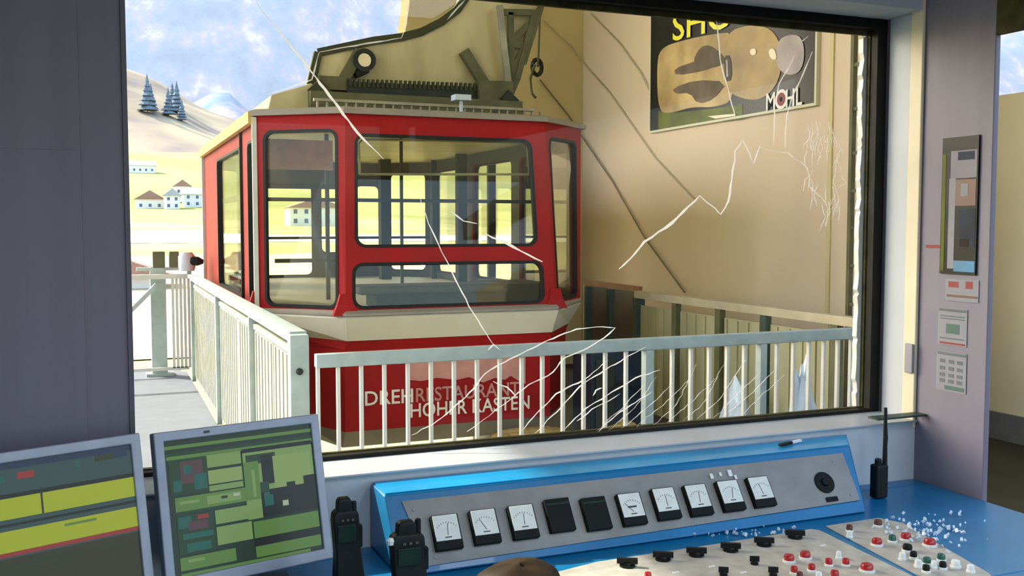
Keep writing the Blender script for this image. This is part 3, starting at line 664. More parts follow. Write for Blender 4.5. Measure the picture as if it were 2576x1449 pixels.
A = on_y(470, 655, 10.1); mb = MB(); mb.lathe(A, [(.07, -.1), (.08, -.06), (.08, .04), (.05, .08)], 14); mb.build('housing', 'cam_white', cm, smooth=True)
A = on_y(490, 655, 10.05); mb = MB(); mb.lathe(A+Vector((-.04, 0, 0)), [(.035, 0), (.045, .02), (.045, .07), (.02, .12)], 12, (1, -.15, -.1)); mb.build('lens_tube', 'rubber', cm)
A = on_y(476, 690, 10.1); mb = MB(); mb.beam(A, A+Vector((0, 0, .16)), .04, .04); mb.build('bracket', 'galv', cm)
# right railing along the station wall
XR2 = 3.87
rr_ = thing('wall_side_railing', 'olive railing with pale sheet panels running along the beige station wall', 'railing', (XR2, 5.5, PF))
yN, yFa = 4.05, on_x(1606, 735, XR2).y
mb = MB(); mb.box(XR2-.04, yN, ZR-.045, XR2+.03, yFa, ZR+.01); mb.build('top_rail', 'rail_beige', rr_, bevel=.004)
ps = [1606, 1705, 1815, 1930, 2110]; yp = [on_x(p, 800, XR2).y for p in ps]
for k, y in enumerate(yp):
    mb = MB(); mb.box(XR2-.035, y-.03, PF, XR2+.01, y+.03, ZR-.045); mb.build('post', 'teal_steel' if k in (0, 3) else 'olive_steel', rr_)
for a, b in zip(yp, yp[1:]):
    mb = MB(); mb.box(XR2-.004, b+.04, PF+.06, XR2+.008, a-.04, ZR-.10)
    n_ = int((a-b)/.12)
    for j in range(n_): mb.box(XR2-.014, b+.06+j*.12, PF+.07, XR2-.004, b+.085+j*.12, ZR-.11)
    mb.build('infill_panel', 'panel_olive', rr_)
sb = thing('screen_board', 'dark smoked screen with orange-brown top edge behind the cable car corner', 'screen', (4.1, 7.3, PF))
A, B = on_y(1470, 705, 7.6), on_y(1612, 722, 7.0)
mb = MB(); mb.beam((A.x, 7.6, A.z-.015), (B.x, 7.0, B.z-.015), .04, .04); mb.build('top_edge', 'brown_board', sb)
mb = MB(); mb.prism([(A.x, 7.6, PF), (B.x, 7.0, PF), (B.x, 7.0, B.z-.04), (A.x, 7.6, A.z-.04)], (.01, .03, 0)); mb.build('panel', 'smoked_panel', sb)
for t_ in (.04, .45, .97):
    P = A.lerp(B, t_); P.y = 7.6+(7.0-7.6)*t_; mb = MB(); mb.beam((P.x, P.y-.03, PF), (P.x, P.y-.03, P.z-.05), .05, .05, up=(0,1,0)); mb.build('post', 'teal_steel', sb)
# dark buffer machine between car and right railing
bm_ = thing('buffer_cabinet', 'dark navy machine cabinet beside the lower right corner of the cable car', 'cabinet', (3.5, 6.3, PF))
A, B = on_y(1488, 1050, 6.0), on_y(1618, 880, 6.0)
mb = MB(); mb.box(A.x, 6.0, PF, B.x, 6.3, B.z); mb.build('body', 'navy_steel', bm_, bevel=.012)
mb = MB(); mb.box(A.x+.03, 5.985, PF+.1, A.x+.17, 6.0, B.z-.05); mb.build('door', 'dark_steel', bm_, bevel=.004)
mb = MB(); mb.tube([(A.x+.05, 5.97, PF+.3), (A.x+.2, 5.96, PF+.42), (B.x-.03, 5.97, PF+.36)], .012); mb.build('hose', 'radio_black', bm_)
# straw coloured sack and crumpled plastic
def lump(name, c, sx, sy_, sz, m, seed, amp=.25, peak=0):
    bm = bmesh.new(); bmesh.ops.create_icosphere(bm, subdivisions=4, radius=1)
    for v in bm.verts:
        p = v.co.copy(); k = 1+amp*noise.fractal(p*1.7+Vector((seed, 0, 0)), 1, 2, 3)
        z = p.z*k; z = max(-.35, z)
        if peak: f = max(0, 1-math.hypot(p.x, p.y)); z += peak*f**1.5*(p.z > 0)
        v.co = Vector((p.x*k*sx, p.y*k*sy_, (z+.35)*sz))+Vector(c)
    mbx = MB(); mbx.add([v.co.copy() for v in bm.verts], [[v.index for v in f.verts] for f in bm.faces]); bm.free()
    return mbx.build(name, m, smooth=True)
P = on_z(1545, 1094, PF); tag(lump('sack', (P.x-.05, P.y-.26, PF), .18, .10, .11, 'straw', 1), 'tan sack lying on the dock floor in front of the car, nearer the dark cabinet', 'sack', 'tan sacks on the dock floor')
P = on_z(1330, 1104, PF); tag(lump('sack', (P.x, P.y, PF), .30, .09, .06, 'straw', 5), 'flat tan sack on the dock floor below the car lettering', 'sack', 'tan sacks on the dock floor')
tag(lump('plastic_sheet', (3.62, 5.15, PF), .17, .17, .20, 'sheet_plastic', 3, .5, 1.5), 'crumpled pale blue plastic sheet behind the barred railing', 'plastic sheet')
tag(lump('plastic_sheet', (3.42, 4.25, PF), .12, .08, .48, 'sheet_plastic', 8, .5, .2), 'small pale blue plastic wrap at the right end of the barred railing', 'plastic sheet')

# ladder on the right wall
ld = thing('wall_ladder', 'narrow steel ladder fixed to the station wall right of the poster', 'ladder', (XS-.08, 5.3, PF))
ys1, ys2 = on_x(2141, 500, XS-.08).y, on_x(2141, 500, XS-.08).y-.32
for y in (ys1, ys2): mb = MB(); mb.beam((XS-.08, y, PF), (XS-.08, y, 5.6), .035, .03, up=(0,1,0)); mb.build('side_rail', 'olive_steel', ld)
for py in (70, 165, 275, 385, 480, 572, 668, 765): z = on_x(2141, py, XS-.08).z; mb = MB(); mb.beam((XS-.08, ys1, z), (XS-.08, ys2, z), .022, .022); mb.build('rung', 'olive_steel', ld)

# poster on the station wall
po = thing('wall_poster', 'black advertising poster with yellow heading and golden shape on the station wall', 'poster', (XS-.02, on_x(1840, 300, XS).y, on_x(1840, 300, XS).z))
yl, yr = on_x(1637, 200, XS-.03).y, on_x(2050, 200, XS-.03).y; zb = on_x(1637, 329, XS-.03).z; ztp = on_x(1637, -40, XS-.03).z
mb = MB(); mb.box(XS-.03, yr, zb, XS-.001, yl, ztp); mb.build('backing', 'poster_black', po)
XP = XS-.032
mb = MB(); mb.holed(lambda u, v: Vector((XS-.034, u, v)), (.033, 0, 0), [(yr-.02, zb-.02), (yl+.02, zb-.02), (yl+.02, ztp+.02), (yr-.02, ztp+.02)], [[(yr, zb), (yl, zb), (yl, ztp), (yr, ztp)]]); mb.build('frame', 'poster_frame', po)
def blob(name, pts, m, lay, smooth_n=0):
    P = [on_x(a, b, XP-lay*.0012) for a, b in pts]
    if smooth_n:
        for _ in range(smooth_n):
            Q = []
            for i in range(len(P)): a, b = P[i], P[(i+1) % len(P)]; Q += [a*.75+b*.25, a*.25+b*.75]
            P = Q
    mbx = MB(); mbx.prism(P, (.001, 0, 0)); return mbx.build(name, m, po)
blob('print_green', [(1656,325),(1656,278),(1700,283),(1800,272),(1868,262),(1868,298)], 'poster_green', 0)
blob('print_head', [(1652,170),(1660,120),(1720,100),(1800,84),(1850,80),(1850,250),(1800,270),(1740,268),(1690,284),(1656,282)], 'poster_tan', 1, 2)
blob('print_ball', [(1830,80),(1880,62),(1930,66),(1958,95),(1970,150),(1955,215),(1915,252),(1865,248),(1825,225),(1815,150)], 'poster_gold', 2, 2)
blob('print_cloth', [(1955,95),(2012,82),(2026,130),(2014,184),(1975,190),(1950,160)], 'poster_pink', 3, 2)
blob('print_patch', [(1770,100),(1835,150),(1800,172),(1735,168)], 'poster_brown', 3, 2)
blob('print_patch', [(1695,172),(1760,150),(1800,165),(1770,178),(1700,190)], 'poster_brown', 4, 1)
blob('print_patch', [(1690,222),(1750,200),(1830,205),(1795,250),(1755,262),(1735,232),(1700,236)], 'poster_brown', 4, 1)
blob('print_buckle', [(1820,140),(1838,138),(1842,200),(1824,205)], 'poster_black', 5, 1)
blob('print_buckle_light', [(1826,150),(1830,150),(1832,192),(1827,193)], 'poster_pink', 6)
blob('print_highlight', [(1885,125),(1900,120),(1903,135),(1890,140)], 'poster_cream', 6, 1)
blob('print_highlight', [(1932,125),(1948,120),(1955,150),(1938,148)], 'poster_cream', 6, 1)
blob('print_slogan', [(1780,292),(1820,288),(1850,286),(1850,291),(1800,298)], 'poster_cream', 6)
A = on_x(1690, 103, XP-.009); B = on_x(1830, 70, XP-.009)
mb = MB(); L = (B-A).length
text_mb(mb, 'SHOW', lambda x, y: Vector((XP-.009, A.y+(B.y-A.y)*x/.60, A.z+(B.z-A.z)*.8*x/.60+y)), .33); mb.build('heading', 'poster_yellow', po)
A = on_x(1925, 278, XP-.008); B = on_x(2018, 266, XP-.008)
mb = MB(); sc_ = (B.y-A.y)/.46
text_mb(mb, 'M', lambda x, y: Vector((XP-.008, A.y+x*sc_, A.z+y*1.1)), .17)
text_mb(mb, 'HL', lambda x, y: Vector((XP-.008, A.y+(x+.25)*sc_, A.z+y*1.1)), .17); mb.build('brand_lettering', 'white_letter', po)
for r0, r1, m in ((.075, .03, 'white_letter'), (.05, .018, 'paper_red')):
    c_ = Vector((XP-.009-(.001 if m == 'paper_red' else 0), A.y+.205*sc_, A.z+.065)); mb = MB()
    mb.holed(lambda u, v: c_+Vector((0, u, v)), (.0008, 0, 0), [(r0*math.cos(2*math.pi*k/20), r0*math.sin(2*math.pi*k/20)) for k in range(20)], [[(r1*math.cos(2*math.pi*k/20), r1*math.sin(2*math.pi*k/20)) for k in range(20)]])
    mb.build('brand_ring', m, po)

# ================================================================== VALLEY: HOUSES AND TREES
def house(px, y, wd, dp, ht, roofh, label, roofm='house_roof', rot=0, flat=False):
    P = on_y(px, 500, y); x = P.x; z = hv(x, y)-.6
    t = thing('house', label, 'house', (x, y, z), 'houses on the far meadow')
    mbx = MB(); mbx.box(x-wd/2, y-dp/2, z, x+wd/2, y+dp/2, z+ht); mbx.build('walls', 'house_wall', t)
    mbx = MB(); o = .8
    if flat: mbx.prism([(x-wd/2-o, y-dp/2-o, z+ht), (x-wd/2-o, y, z+ht+roofh), (x-wd/2-o, y+dp/2+o, z+ht)], (wd+2*o, 0, 0))
    else: mbx.prism([(x-wd/2-o, y-dp/2-o, z+ht), (x, y-dp/2-o, z+ht+roofh), (x+wd/2+o, y-dp/2-o, z+ht)], (0, dp+2*o, 0))
    mbx.build('roof', roofm, t)
    n_ = max(2, int(wd/3.2)) if wd > 5 else 0
    for k in range(n_):
        for zz_ in ([z+1.4, z+4.2] if ht > 5 else [z+1.3]):
            xx = x-wd/2+(k+.5)*wd/n_; mbx = MB(); mbx.box(xx-.55, y-dp/2-.06, zz_, xx+.55, y-dp/2+.02, zz_+1.3); mbx.build('window', 'house_window', t)
house(376, 450, 11, 9, 4.5, 3.8, 'chalet with a broad brown gable roof, leftmost of the valley houses')
house(432, 440, 6, 8, 6.2, 3, 'narrow white house with a grey roof between the chalet and the long house', 'house_roof_grey')
house(458, 470, 6.5, 8, 7, 3, 'tall white house with brown gable roof beside the narrow white one')
house(494, 450, 11, 9, 6, 3, 'long white house with grey roof seen beside the red cable car', 'house_roof_grey', flat=True)
house(346, 640, 20, 12, 4.5, 3, 'long white farm building with grey roof higher up the meadow', 'house_roof_grey', flat=True)
house(324, 62, 3.4, 3, 1.3, .9, 'small shed with a brown roof behind the end railing at the column')
house(790, 300, 16, 9, 6, 3, 'white house seen through the cable car corner window')
def conifer(px, y, h, label):
    P = on_y(px, 300, y); x = P.x; z = hh(x, y)-1
    t = thing('conifer', label, 'tree', (x, y, z), 'dark conifers on the pale hillside')
    mbx = MB(); mbx.lathe((x, y, z), [(.5, 0), (.3, h*.4)], 8); mbx.build('trunk', 'trunk', t)
    mbx = MB(); L = 7
    for k in range(L):
        r = h*.24*(1-k/L)+.4; z0_ = z+h*(.12+.86*k/L); n_ = 12; ringv = [(r*(1+.25*random.uniform(-1, 1)), )for _ in range(n_)]
        mbx.add([(x, y, z0_+h*.22)]+[(x+ringv[i][0]*math.cos(i*math.pi/6), y+ringv[i][0]*math.sin(i*math.pi/6), z0_) for i in range(n_)], [(0, i+1, (i+1) % n_+1) for i in range(n_)]+[tuple(range(1, n_+1))])
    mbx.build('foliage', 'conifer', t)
for px, y, h, s_ in ((372, 960, 34, 'tall slim conifer standing alone left of the hillside clump'), (381, 975, 24, 'short conifer against the right foot of the lone slim tree'), (424, 965, 26, 'leftmost conifer of the hillside clump'), (435, 1020, 22, 'low conifer second from left in the hillside clump'), (446, 990, 30, 'tallest conifer at the right of the hillside clump'), (458, 962, 20, 'small conifer ending the hillside clump on the right')):
    conifer(px, y, h, s_)

# ================================================================== CONTROL DESK AND INSTRUMENT CONSOLE
dk = thing('control_desk', 'wide bright blue control desk top under the window, with beige button plates', 'desk', (1.0, 2.0, 0))
YD0 = 1.60
mb = MB(); mb.box(-1.2, YD0, DESK-.04, XR-.003, YW-.06, DESK); mb.box(.03+.3, YW-.06, DESK-.04, XR-.003, YW-.001, DESK); mb.build('desk_top', 'console_blue', dk, bevel=.004)
mb = MB(); mb.box(-1.2, YD0+.03, .08, XR-.05, YD0+.05, DESK-.04); mb.box(-1.2, YD0+.05, .0, -1.17, YW-.07, DESK-.04); mb.box(XR-.08, YD0+.05, 0, XR-.05, YW-.07, DESK-.04); mb.build('desk_body', 'console_blue', dk)
mb = MB(); mb.box(1.2, 1.2, DESK-.04, 1.93, YD0-.001, DESK-.002); mb.build('desk_extension', 'console_blue', dk)
def plate(pts, name, m='desk_plate', th=.003):
    P = [on_z(a, b, DESK+.001) for a, b in pts]; mbx = MB(); mbx.prism(P, (0, 0, th)); return mbx.build(name, m, dk)
plate([(1395,1443),(1500,1416),(1800,1371),(2040,1333),(2062,1336),(2290,1449),(2420,1520),(1500,1560)], 'button_plate')
plate([(2078,1325),(2210,1305),(2272,1318),(2490,1446),(2500,1462),(2400,1480),(2310,1449)], 'button_plate')
DZ = DESK+.004
def sw(px, py, r=.011, long=.02):
    P = on_z(px, py, DZ); mbx = MB(); mbx.lathe(P, [(r*1.5, 0), (r*1.5, .004), (r*.9, .005), (r*.8, .010)], 14)
    mbx.obox(P+Vector((0, 0, .013)), (.85, -.5, 0), (.5, .85, 0), (0, 0, 1), long, r*.45, .006); mbx.build('rotary_switch', 'knob_black', dk)
def btn(px, py, m, r=.010, h=.014):
    P = on_z(px, py, DZ); P = on_z(px, py, DZ+h*.7); P.z = DZ
    mbx = MB(); mbx.lathe(P, [(r*1.25, 0), (r*1.25, .004), (r*1.05, .005)], 16); ring_ = mbx.build('button_collar', 'knob_white', dk)
    mbx = MB(); mbx.lathe(P+Vector((0, 0, .004)), [(r, 0), (r, h*.6), (r*.85, h*.9), (r*.4, h)], 16); mbx.build('push_button', m, ring_, smooth=True)
for px, py in ((1578,1424), (1668,1408), (1752,1397), (1838,1385), (1922,1371), (2000,1352)): sw(px, py, .012, .024)
for px, py in ((1898,1419), (1820,1447), (1945,1447)): sw(px, py, .006, .011)
for px, py, m, r in ((1985,1402,'knob_red',.012), (2026,1394,'knob_red',.012), (1998,1432,'knob_red',.008), (2042,1426,'knob_red',.008), (2085,1412,'knob_red',.008), (2128,1412,'knob_red',.008),
    (2181,1425,'knob_red',.014), (2100,1442,'knob_red',.009), (1630,1447,'knob_red',.008), (2012,1446,'knob_brown',.007), (2060,1446,'knob_white',.007), (2110,1394,'knob_white',.006),
    (2137,1327,'knob_brown',.008), (2209,1314,'knob_brown',.010), (2206,1361,'knob_red',.012), (2279,1348,'knob_red',.012), (2339,1362,'knob_red',.014), (2245,1353,'knob_green',.009),
    (2283,1376,'knob_black',.011), (2298,1394,'knob_black',.008), (2332,1409,'knob_green',.009), (2368,1400,'knob_green',.009), (2270,1397,'knob_white',.008), (2310,1415,'knob_white',.008),
    (2350,1418,'knob_white',.007), (2404,1416,'knob_white',.010), (2442,1428,'knob_white',.008), (2137,1342,'knob_white',.007), (2372,1420,'knob_black',.008), (2330,1428,'knob_black',.008)):
    btn(px, py, m, r)
for px, py in ((1700,1440),(1790,1425),(1870,1440),(2070,1372)):
    P = on_z(px, py, DZ); mb = MB(); mb.box(P.x-.008, P.y-.003, DZ, P.x+.008, P.y+.003, DZ+.0015); mb.build('plate_mark', 'knob_white', dk)
# instrument console
KT, KB = E-.62, DESK+.002
ic = thing('instrument_console', 'blue sloping instrument console with grey face holding a row of square meters', 'console', (1.3, 2.2, KB))
lx = .584
PL = Vector((lx, 2.20, KT)); PR = Vector((1.935, 2.20, KT)); QR = Vector((1.90, 2.09, KB)); QL = Vector((lx+.003, 2.085, KB))
Nn = (PR-PL).cross(QL-PL).normalized(); Nn = Nn if Nn.y < 0 else -Nn
mb = MB(); mb.hexa([QL, QR, Vector((2.02, 2.32, KB)), Vector((lx, 2.32, KB)), PL, PR, Vector((2.03, 2.32, KT)), Vector((lx, 2.32, KT))])
mb.build('housing', 'console_blue', ic, bevel=.006)
def K(px, py, off=0): return on_pl(px, py, PL+Nn*off, Nn)
uK = (PR-PL).normalized(); vK = Nn.cross(uK).normalized(); vK = vK if vK.z > 0 else -vK
mb = MB(); mb.prism([K(1010,1262), K(2118,1140), K(2163,1258), K(1078,1424)], Nn*.003); mb.build('face_plate', 'face_grey', ic)
mb = MB(); a_, b_ = Vector((lx+.004, 2.205, KT+.0005)), Vector((2.02, 2.315, KT+.0025)); mb.hexa([(lx+.006,2.204,KT),(1.934,2.204,KT),(2.022,2.314,KT),(lx+.006,2.314,KT),(lx+.006,2.204,KT+.002),(1.934,2.204,KT+.002),(2.022,2.314,KT+.002),(lx+.006,2.314,KT+.002)]); mb.build('top_sheet', 'console_top_blue', ic)
def meter(px, py, kind):
    C_ = K(px, py, .003); hw = .033; hh_ = .041
    mbx = MB(); mbx.obox(C_+Nn*.007, uK, vK, Nn, hw, hh_, .008)
    if kind == 'dark':
        o = mbx.build('digital_display', 'meter_black', ic, bevel=.002)
        mbx = MB(); mbx.obox(C_+Nn*.0155+vK*.027, uK, vK, Nn, hw*.9, .003, .0006); mbx.build('display_bar', 'radio_green', o); return
    o = mbx.build('meter', 'meter_black', ic, bevel=.002)
    mbx = MB(); mbx.obox(C_+Nn*.0155+vK*.009, uK, vK, Nn, hw*.9, hh_*.73, .001); mbx.build('dial_face', 'meter_white', o, bevel=.001)
    mbx = MB(); cc = C_+Nn*.0168-vK*.008
    for k in range(9):
        an = math.radians(40+100*k/8); d = uK*math.cos(an)+vK*math.sin(an); mbx.obox(cc+d*.029, d, Nn.cross(d), Nn, .0018, .0005, .0003)
    mbx.obox(cc-vK*.006, uK, vK, Nn, .008, .0012, .0003); mbx.build('scale_marks', 'meter_mark', o)
    an = math.radians(random.uniform(70, 130)); d = uK*math.cos(an)+vK*math.sin(an)
    mbx = MB(); mbx.obox(cc+d*.013, d, Nn.cross(d), Nn, .014, .0006, .0004)
    if kind == 'bar': mbx.obox(cc+vK*.012, uK, vK, Nn, .012, .0022, .0004)
    mbx.build('needle', 'meter_mark', o)
for px, py, k in ((1121,1342,'m'), (1217,1328,'m'), (1313,1316,'m'), (1404,1299,'dark'), (1496,1295,'dark'), (1585,1284,'bar'), (1671,1270,'m'), (1752,1261,'m'), (1833,1250,'m'), (1910,1240,'m')): meter(px, py, k)
mb = MB(); C_ = K(2073, 1214, .003)
mb.lathe(C_, [(.030, 0), (.030, .004), (.024, .006), (.012, .004), (.010, .010), (.002, .010)], 24, Nn)
mb.build('buzzer_grille', 'meter_black', ic, smooth=True)
mb = MB(); C_ = K(2092, 1256, .003); mb.obox(C_+Nn*.002, uK, vK, Nn, .018, .006, .003); mb.build('name_tag', 'meter_black', ic)
for px, py in ((1040,1283),(2095,1160),(2140,1245),(1095,1402)):
    mb = MB(); mb.lathe(K(px, py, .003), [(.004, 0), (.003, .002)], 10, Nn); mb.build('screw', 'switch_grey', ic)
# pen / cutter on the console top, broken glass
P = on_z(1988, 1113, KT+.006); pn = thing('utility_knife', 'short dark and silver knife lying on the blue console top', 'knife', P)
A, B = on_z(1962, 1119, KT+.008), on_z(2014, 1107, KT+.008)
mb = MB(); mb.beam(A, A.lerp(B, .55), .012, .008); mb.build('handle', 'knob_black', pn, bevel=.002)
mb = MB(); mb.beam(A.lerp(B, .55), B, .009, .006); mb.build('blade', 'knob_white', pn)
mb = MB()
for k in range(150):
    if k < 110: px, py = random.gauss(2335, 60), random.gauss(1335, 26); z = DZ
    else: px, py = random.uniform(1740, 2000), random.uniform(1325, 1350); z = DESK+.001
    if py < 1292 or px > 2520: continue
    P = on_z(px, py, z)
    if P.y > 2.3 or P.x > XR-.02: continue
    s_ = random.uniform(.0015, .0055); d = Vector((random.uniform(-1,1), random.uniform(-1,1), random.uniform(-.3,.6))).normalized(); u = d.orthogonal().normalized(); P.z += s_*.9
    mb.obox(P, u, d.cross(u), d, s_, s_*.7, s_*.5)
tag(mb.build('glass_crumbs', 'sheet_plastic'), 'scattered crumbs of broken window glass on the blue desk by the buttons', 'broken glass', kind='stuff')
mb = MB()
for px, py, s_ in ((1790,1198,.007),(1836,1190,.009),(1850,1200,.006),(1812,1193,.005)):
    P = K(px, py, .006); mb.obox(P, uK, vK, Nn, s_*.6, s_, .002)
tag(mb.build('glass_chips', 'knob_white'), 'small glass chips caught above the right hand meters', 'broken glass', kind='stuff')

# ================================================================== MONITORS
def monitor(TR, yaw, w_, h_, lean, label, screen_fn):
    u = Vector((math.cos(yaw), math.sin(yaw), 0)); dn = Vector((math.sin(yaw)*math.sin(lean), -math.cos(yaw)*math.sin(lean), -math.cos(lean))); n = dn.cross(u).normalized(); n = n if n.y < 0 else -n
    TL = TR-u*w_
    q = lambda a, b, d=0: TL+u*(a*w_)+dn*(b*h_)+n*d
    base = q(.5, 1)
    t = thing('monitor', label, 'monitor', (base.x, base.y+.04, DESK+.003), 'flat monitors standing on the desk')
    bz = .020
    mbx = MB(); mbx.holed(lambda a, b: q(a, b), -n*.03, [(0, 0), (1, 0), (1, 1), (0, 1)], [[(bz/w_, bz/h_), (1-bz/w_, bz/h_), (1-bz/w_, 1-bz*1.2/h_), (bz/w_, 1-bz*1.2/h_)]]); mbx.build('bezel', 'bezel', t, bevel=.003)
    mbx = MB(); mbx.hexa([q(.03, .97, -.03), q(.97, .97, -.03), q(.90, .90, -.06), q(.10, .90, -.06), q(.03, .03, -.03), q(.97, .03, -.03), q(.90, .10, -.06), q(.10, .10, -.06)]); mbx.hexa([q(0.01,.99,-.012), q(.99,.99,-.012), q(.99,.99,-.03), q(.01,.99,-.03), q(.01,.01,-.012), q(.99,.01,-.012), q(.99,.01,-.03), q(.01,.01,-.03)]); mbx.build('back_shell', 'bezel_dark', t)
    c_ = q(.5, .95, -.05); mbx = MB(); mbx.box(c_.x-.03, c_.y, DESK+.012, c_.x+.03, c_.y+.02, c_.z+.06); mbx.build('stand', 'bezel_dark', t)
    mbx = MB(); mbx.box(c_.x-.10, c_.y-.04, DESK+.003, c_.x+.10, c_.y+.08, DESK+.014); mbx.build('foot', 'bezel_dark', t, bevel=.004)
    mbx = MB(); P = q(.30, bz*.5/h_, .0008); mbx.obox(P, u, dn, n, .006, .0025, .0006); mbx.build('sensor_dot', 'bezel_dark', t)
    mbx = MB(); a0, b0 = bz*.8/w_, bz*.8/h_
    mbx.prism([q(a0, b0, -.006), q(1-a0, b0, -.006), q(1-a0, 1-b0, -.006), q(a0, 1-b0, -.006)], -n*.004); mats, rects = screen_fn()
    s0 = mbx.build('screen', mats[0], t)
    for k, r in enumerate(rects):
        x0_, y0_, x1_, y1_, mi = r[:5]; f = lambda a, b: q(a0+(1-2*a0)*a, b0+(1-2*b0)*b, -.0055+k*.00002)
        if mi not in BUF: BUF[mi] = MB()
        sk = r[5] if len(r) > 5 else 0
        BUF[mi].add([f(x0_, y0_), f(x1_, y0_+sk), f(x1_, y1_+sk), f(x0_, y1_)], [(0,1,2,3)])
    for mi, b in BUF.items(): b.build('screen_image', mi, s0)
    BUF.clear(); return t
BUF = {}
EM = .22
for nm, c_ in (('s_base', (.010,.030,.012)), ('s_dgreen', (.015,.050,.010)), ('s_green', (.12,.25,.045)), ('s_lgreen', (.22,.36,.10)), ('s_pale', (.28,.40,.12)), ('s_teal', (.01,.12,.09)), ('s_plum', (.10,.045,.05)),
               ('s_red', (.33,.03,.02)), ('s_yellow', (.42,.50,.005)), ('s_olive', (.030,.034,.004)), ('s_slate', (.035,.075,.070)), ('s_navy', (.01,.03,.07)), ('s_black', (.004,.008,.003)), ('s_white', (.45,.55,.35))):
    emit_mat(nm, c_, .30, .4)
def scr_left():
    R_ = [(0, 0, 1, .05, 's_navy'), (0, .05, 1, .19, 's_slate'), (.80, .02, .97, .08, 's_navy'), (.30, .085, .36, .125, 's_teal'), (.42, .075, .50, .115, 's_red'), (.70, .06, .72, .10, 's_teal'), (.80, .05, .9, .085, 's_olive'),
          (0, .19, 1, .215, 's_black'), (0, .215, 1, .335, 's_yellow'), (.52, .2, .53, .35, 's_olive'), (0, .335, 1, .36, 's_slate'), (0, .36, 1, .39, 's_black'), (0, .375, 1, .40, 's_slate'), (0, .40, 1, .52, 's_yellow'), (.62, .42, .78, .435, 's_green'),
          (0, .52, 1, .545, 's_red'), (0, .545, 1, .555, 's_slate'), (0, .60, 1, .604, 's_dgreen'), (.0, .64, .6, .643, 's_dgreen')]
    return ['s_olive'], R_
def scr_right():
    R_ = [(0, 0, 1, .02, 's_dgreen'), (0, .05, 1, .075, 's_green'), (0, .10, 1, .125, 's_dgreen'), (.02, .125, 1, .15, 's_green'),
          (.03, .15, .27, .40, 's_dgreen'), (.10, .17, .24, .33, 's_plum'), (.12, .20, .17, .26, 's_teal'), (.18, .27, .26, .38, 's_teal'), (.05, .30, .10, .38, 's_teal'),
          (.27, .15, .49, .24, 's_lgreen'), (.27, .26, .49, .36, 's_pale'), (.27, .37, .49, .41, 's_lgreen'), (.05, .42, .50, .52, 's_green'), (.08, .45, .2, .47, 's_lgreen'), (.25, .44, .47, .50, 's_lgreen'), (.34, .455, .38, .475, 's_dgreen'), (.42, .45, .46, .47, 's_white'),
          (.03, .52, .52, .54, 's_dgreen'), (.05, .55, .28, .82, 's_dgreen'), (.06, .56, .14, .64, 's_teal'), (.12, .60, .24, .66, 's_plum'), (.18, .56, .25, .59, 's_red'), (.08, .68, .27, .72, 's_teal'), (.10, .75, .25, .81, 's_teal'),
          (.29, .55, .52, .65, 's_lgreen'), (.29, .67, .52, .80, 's_lgreen'), (.05, .84, .40, .93, 's_green'), (.10, .86, .2, .88, 's_lgreen'), (.05, .95, .9, 1, 's_green'),
          (.50, .14, .98, .17, 's_black'), (.50, .17, .98, .66, 's_lgreen'), (.52, .19, .72, .26, 's_dgreen'), (.62, .20, .70, .42, 's_black'), (.50, .24, .60, .52, 's_green'), (.70, .22, .96, .46, 's_pale'),
          (.60, .46, .98, .66, 's_black'), (.60, .40, .66, .48, 's_dgreen'), (.78, .43, .84, .48, 's_black'), (.90, .40, .98, .48, 's_black'), (.62, .48, .68, .58, 's_teal'), (.74, .56, .78, .60, 's_white'), (.66, .46, .72, .50, 's_black'),
          (.53, .68, .98, .80, 's_green'), (.53, .80, .98, .86, 's_black'), (.53, .86, .98, .94, 's_green'), (.55, .30, .57, .50, 's_lgreen')]
    return ['s_base'], R_
monitor(Vector((.432, 2.18, E-.416)), math.radians(13.4), .358, .315, math.radians(13), 'grey flat monitor showing a green process screen, right one of the desk pair', scr_right)
TRl = on_y(352, 1088, 2.075)
monitor(TRl, math.radians(20.8), .40, .345, math.radians(11), 'grey flat monitor with yellow bands and a red line on screen, at the left corner', scr_left)

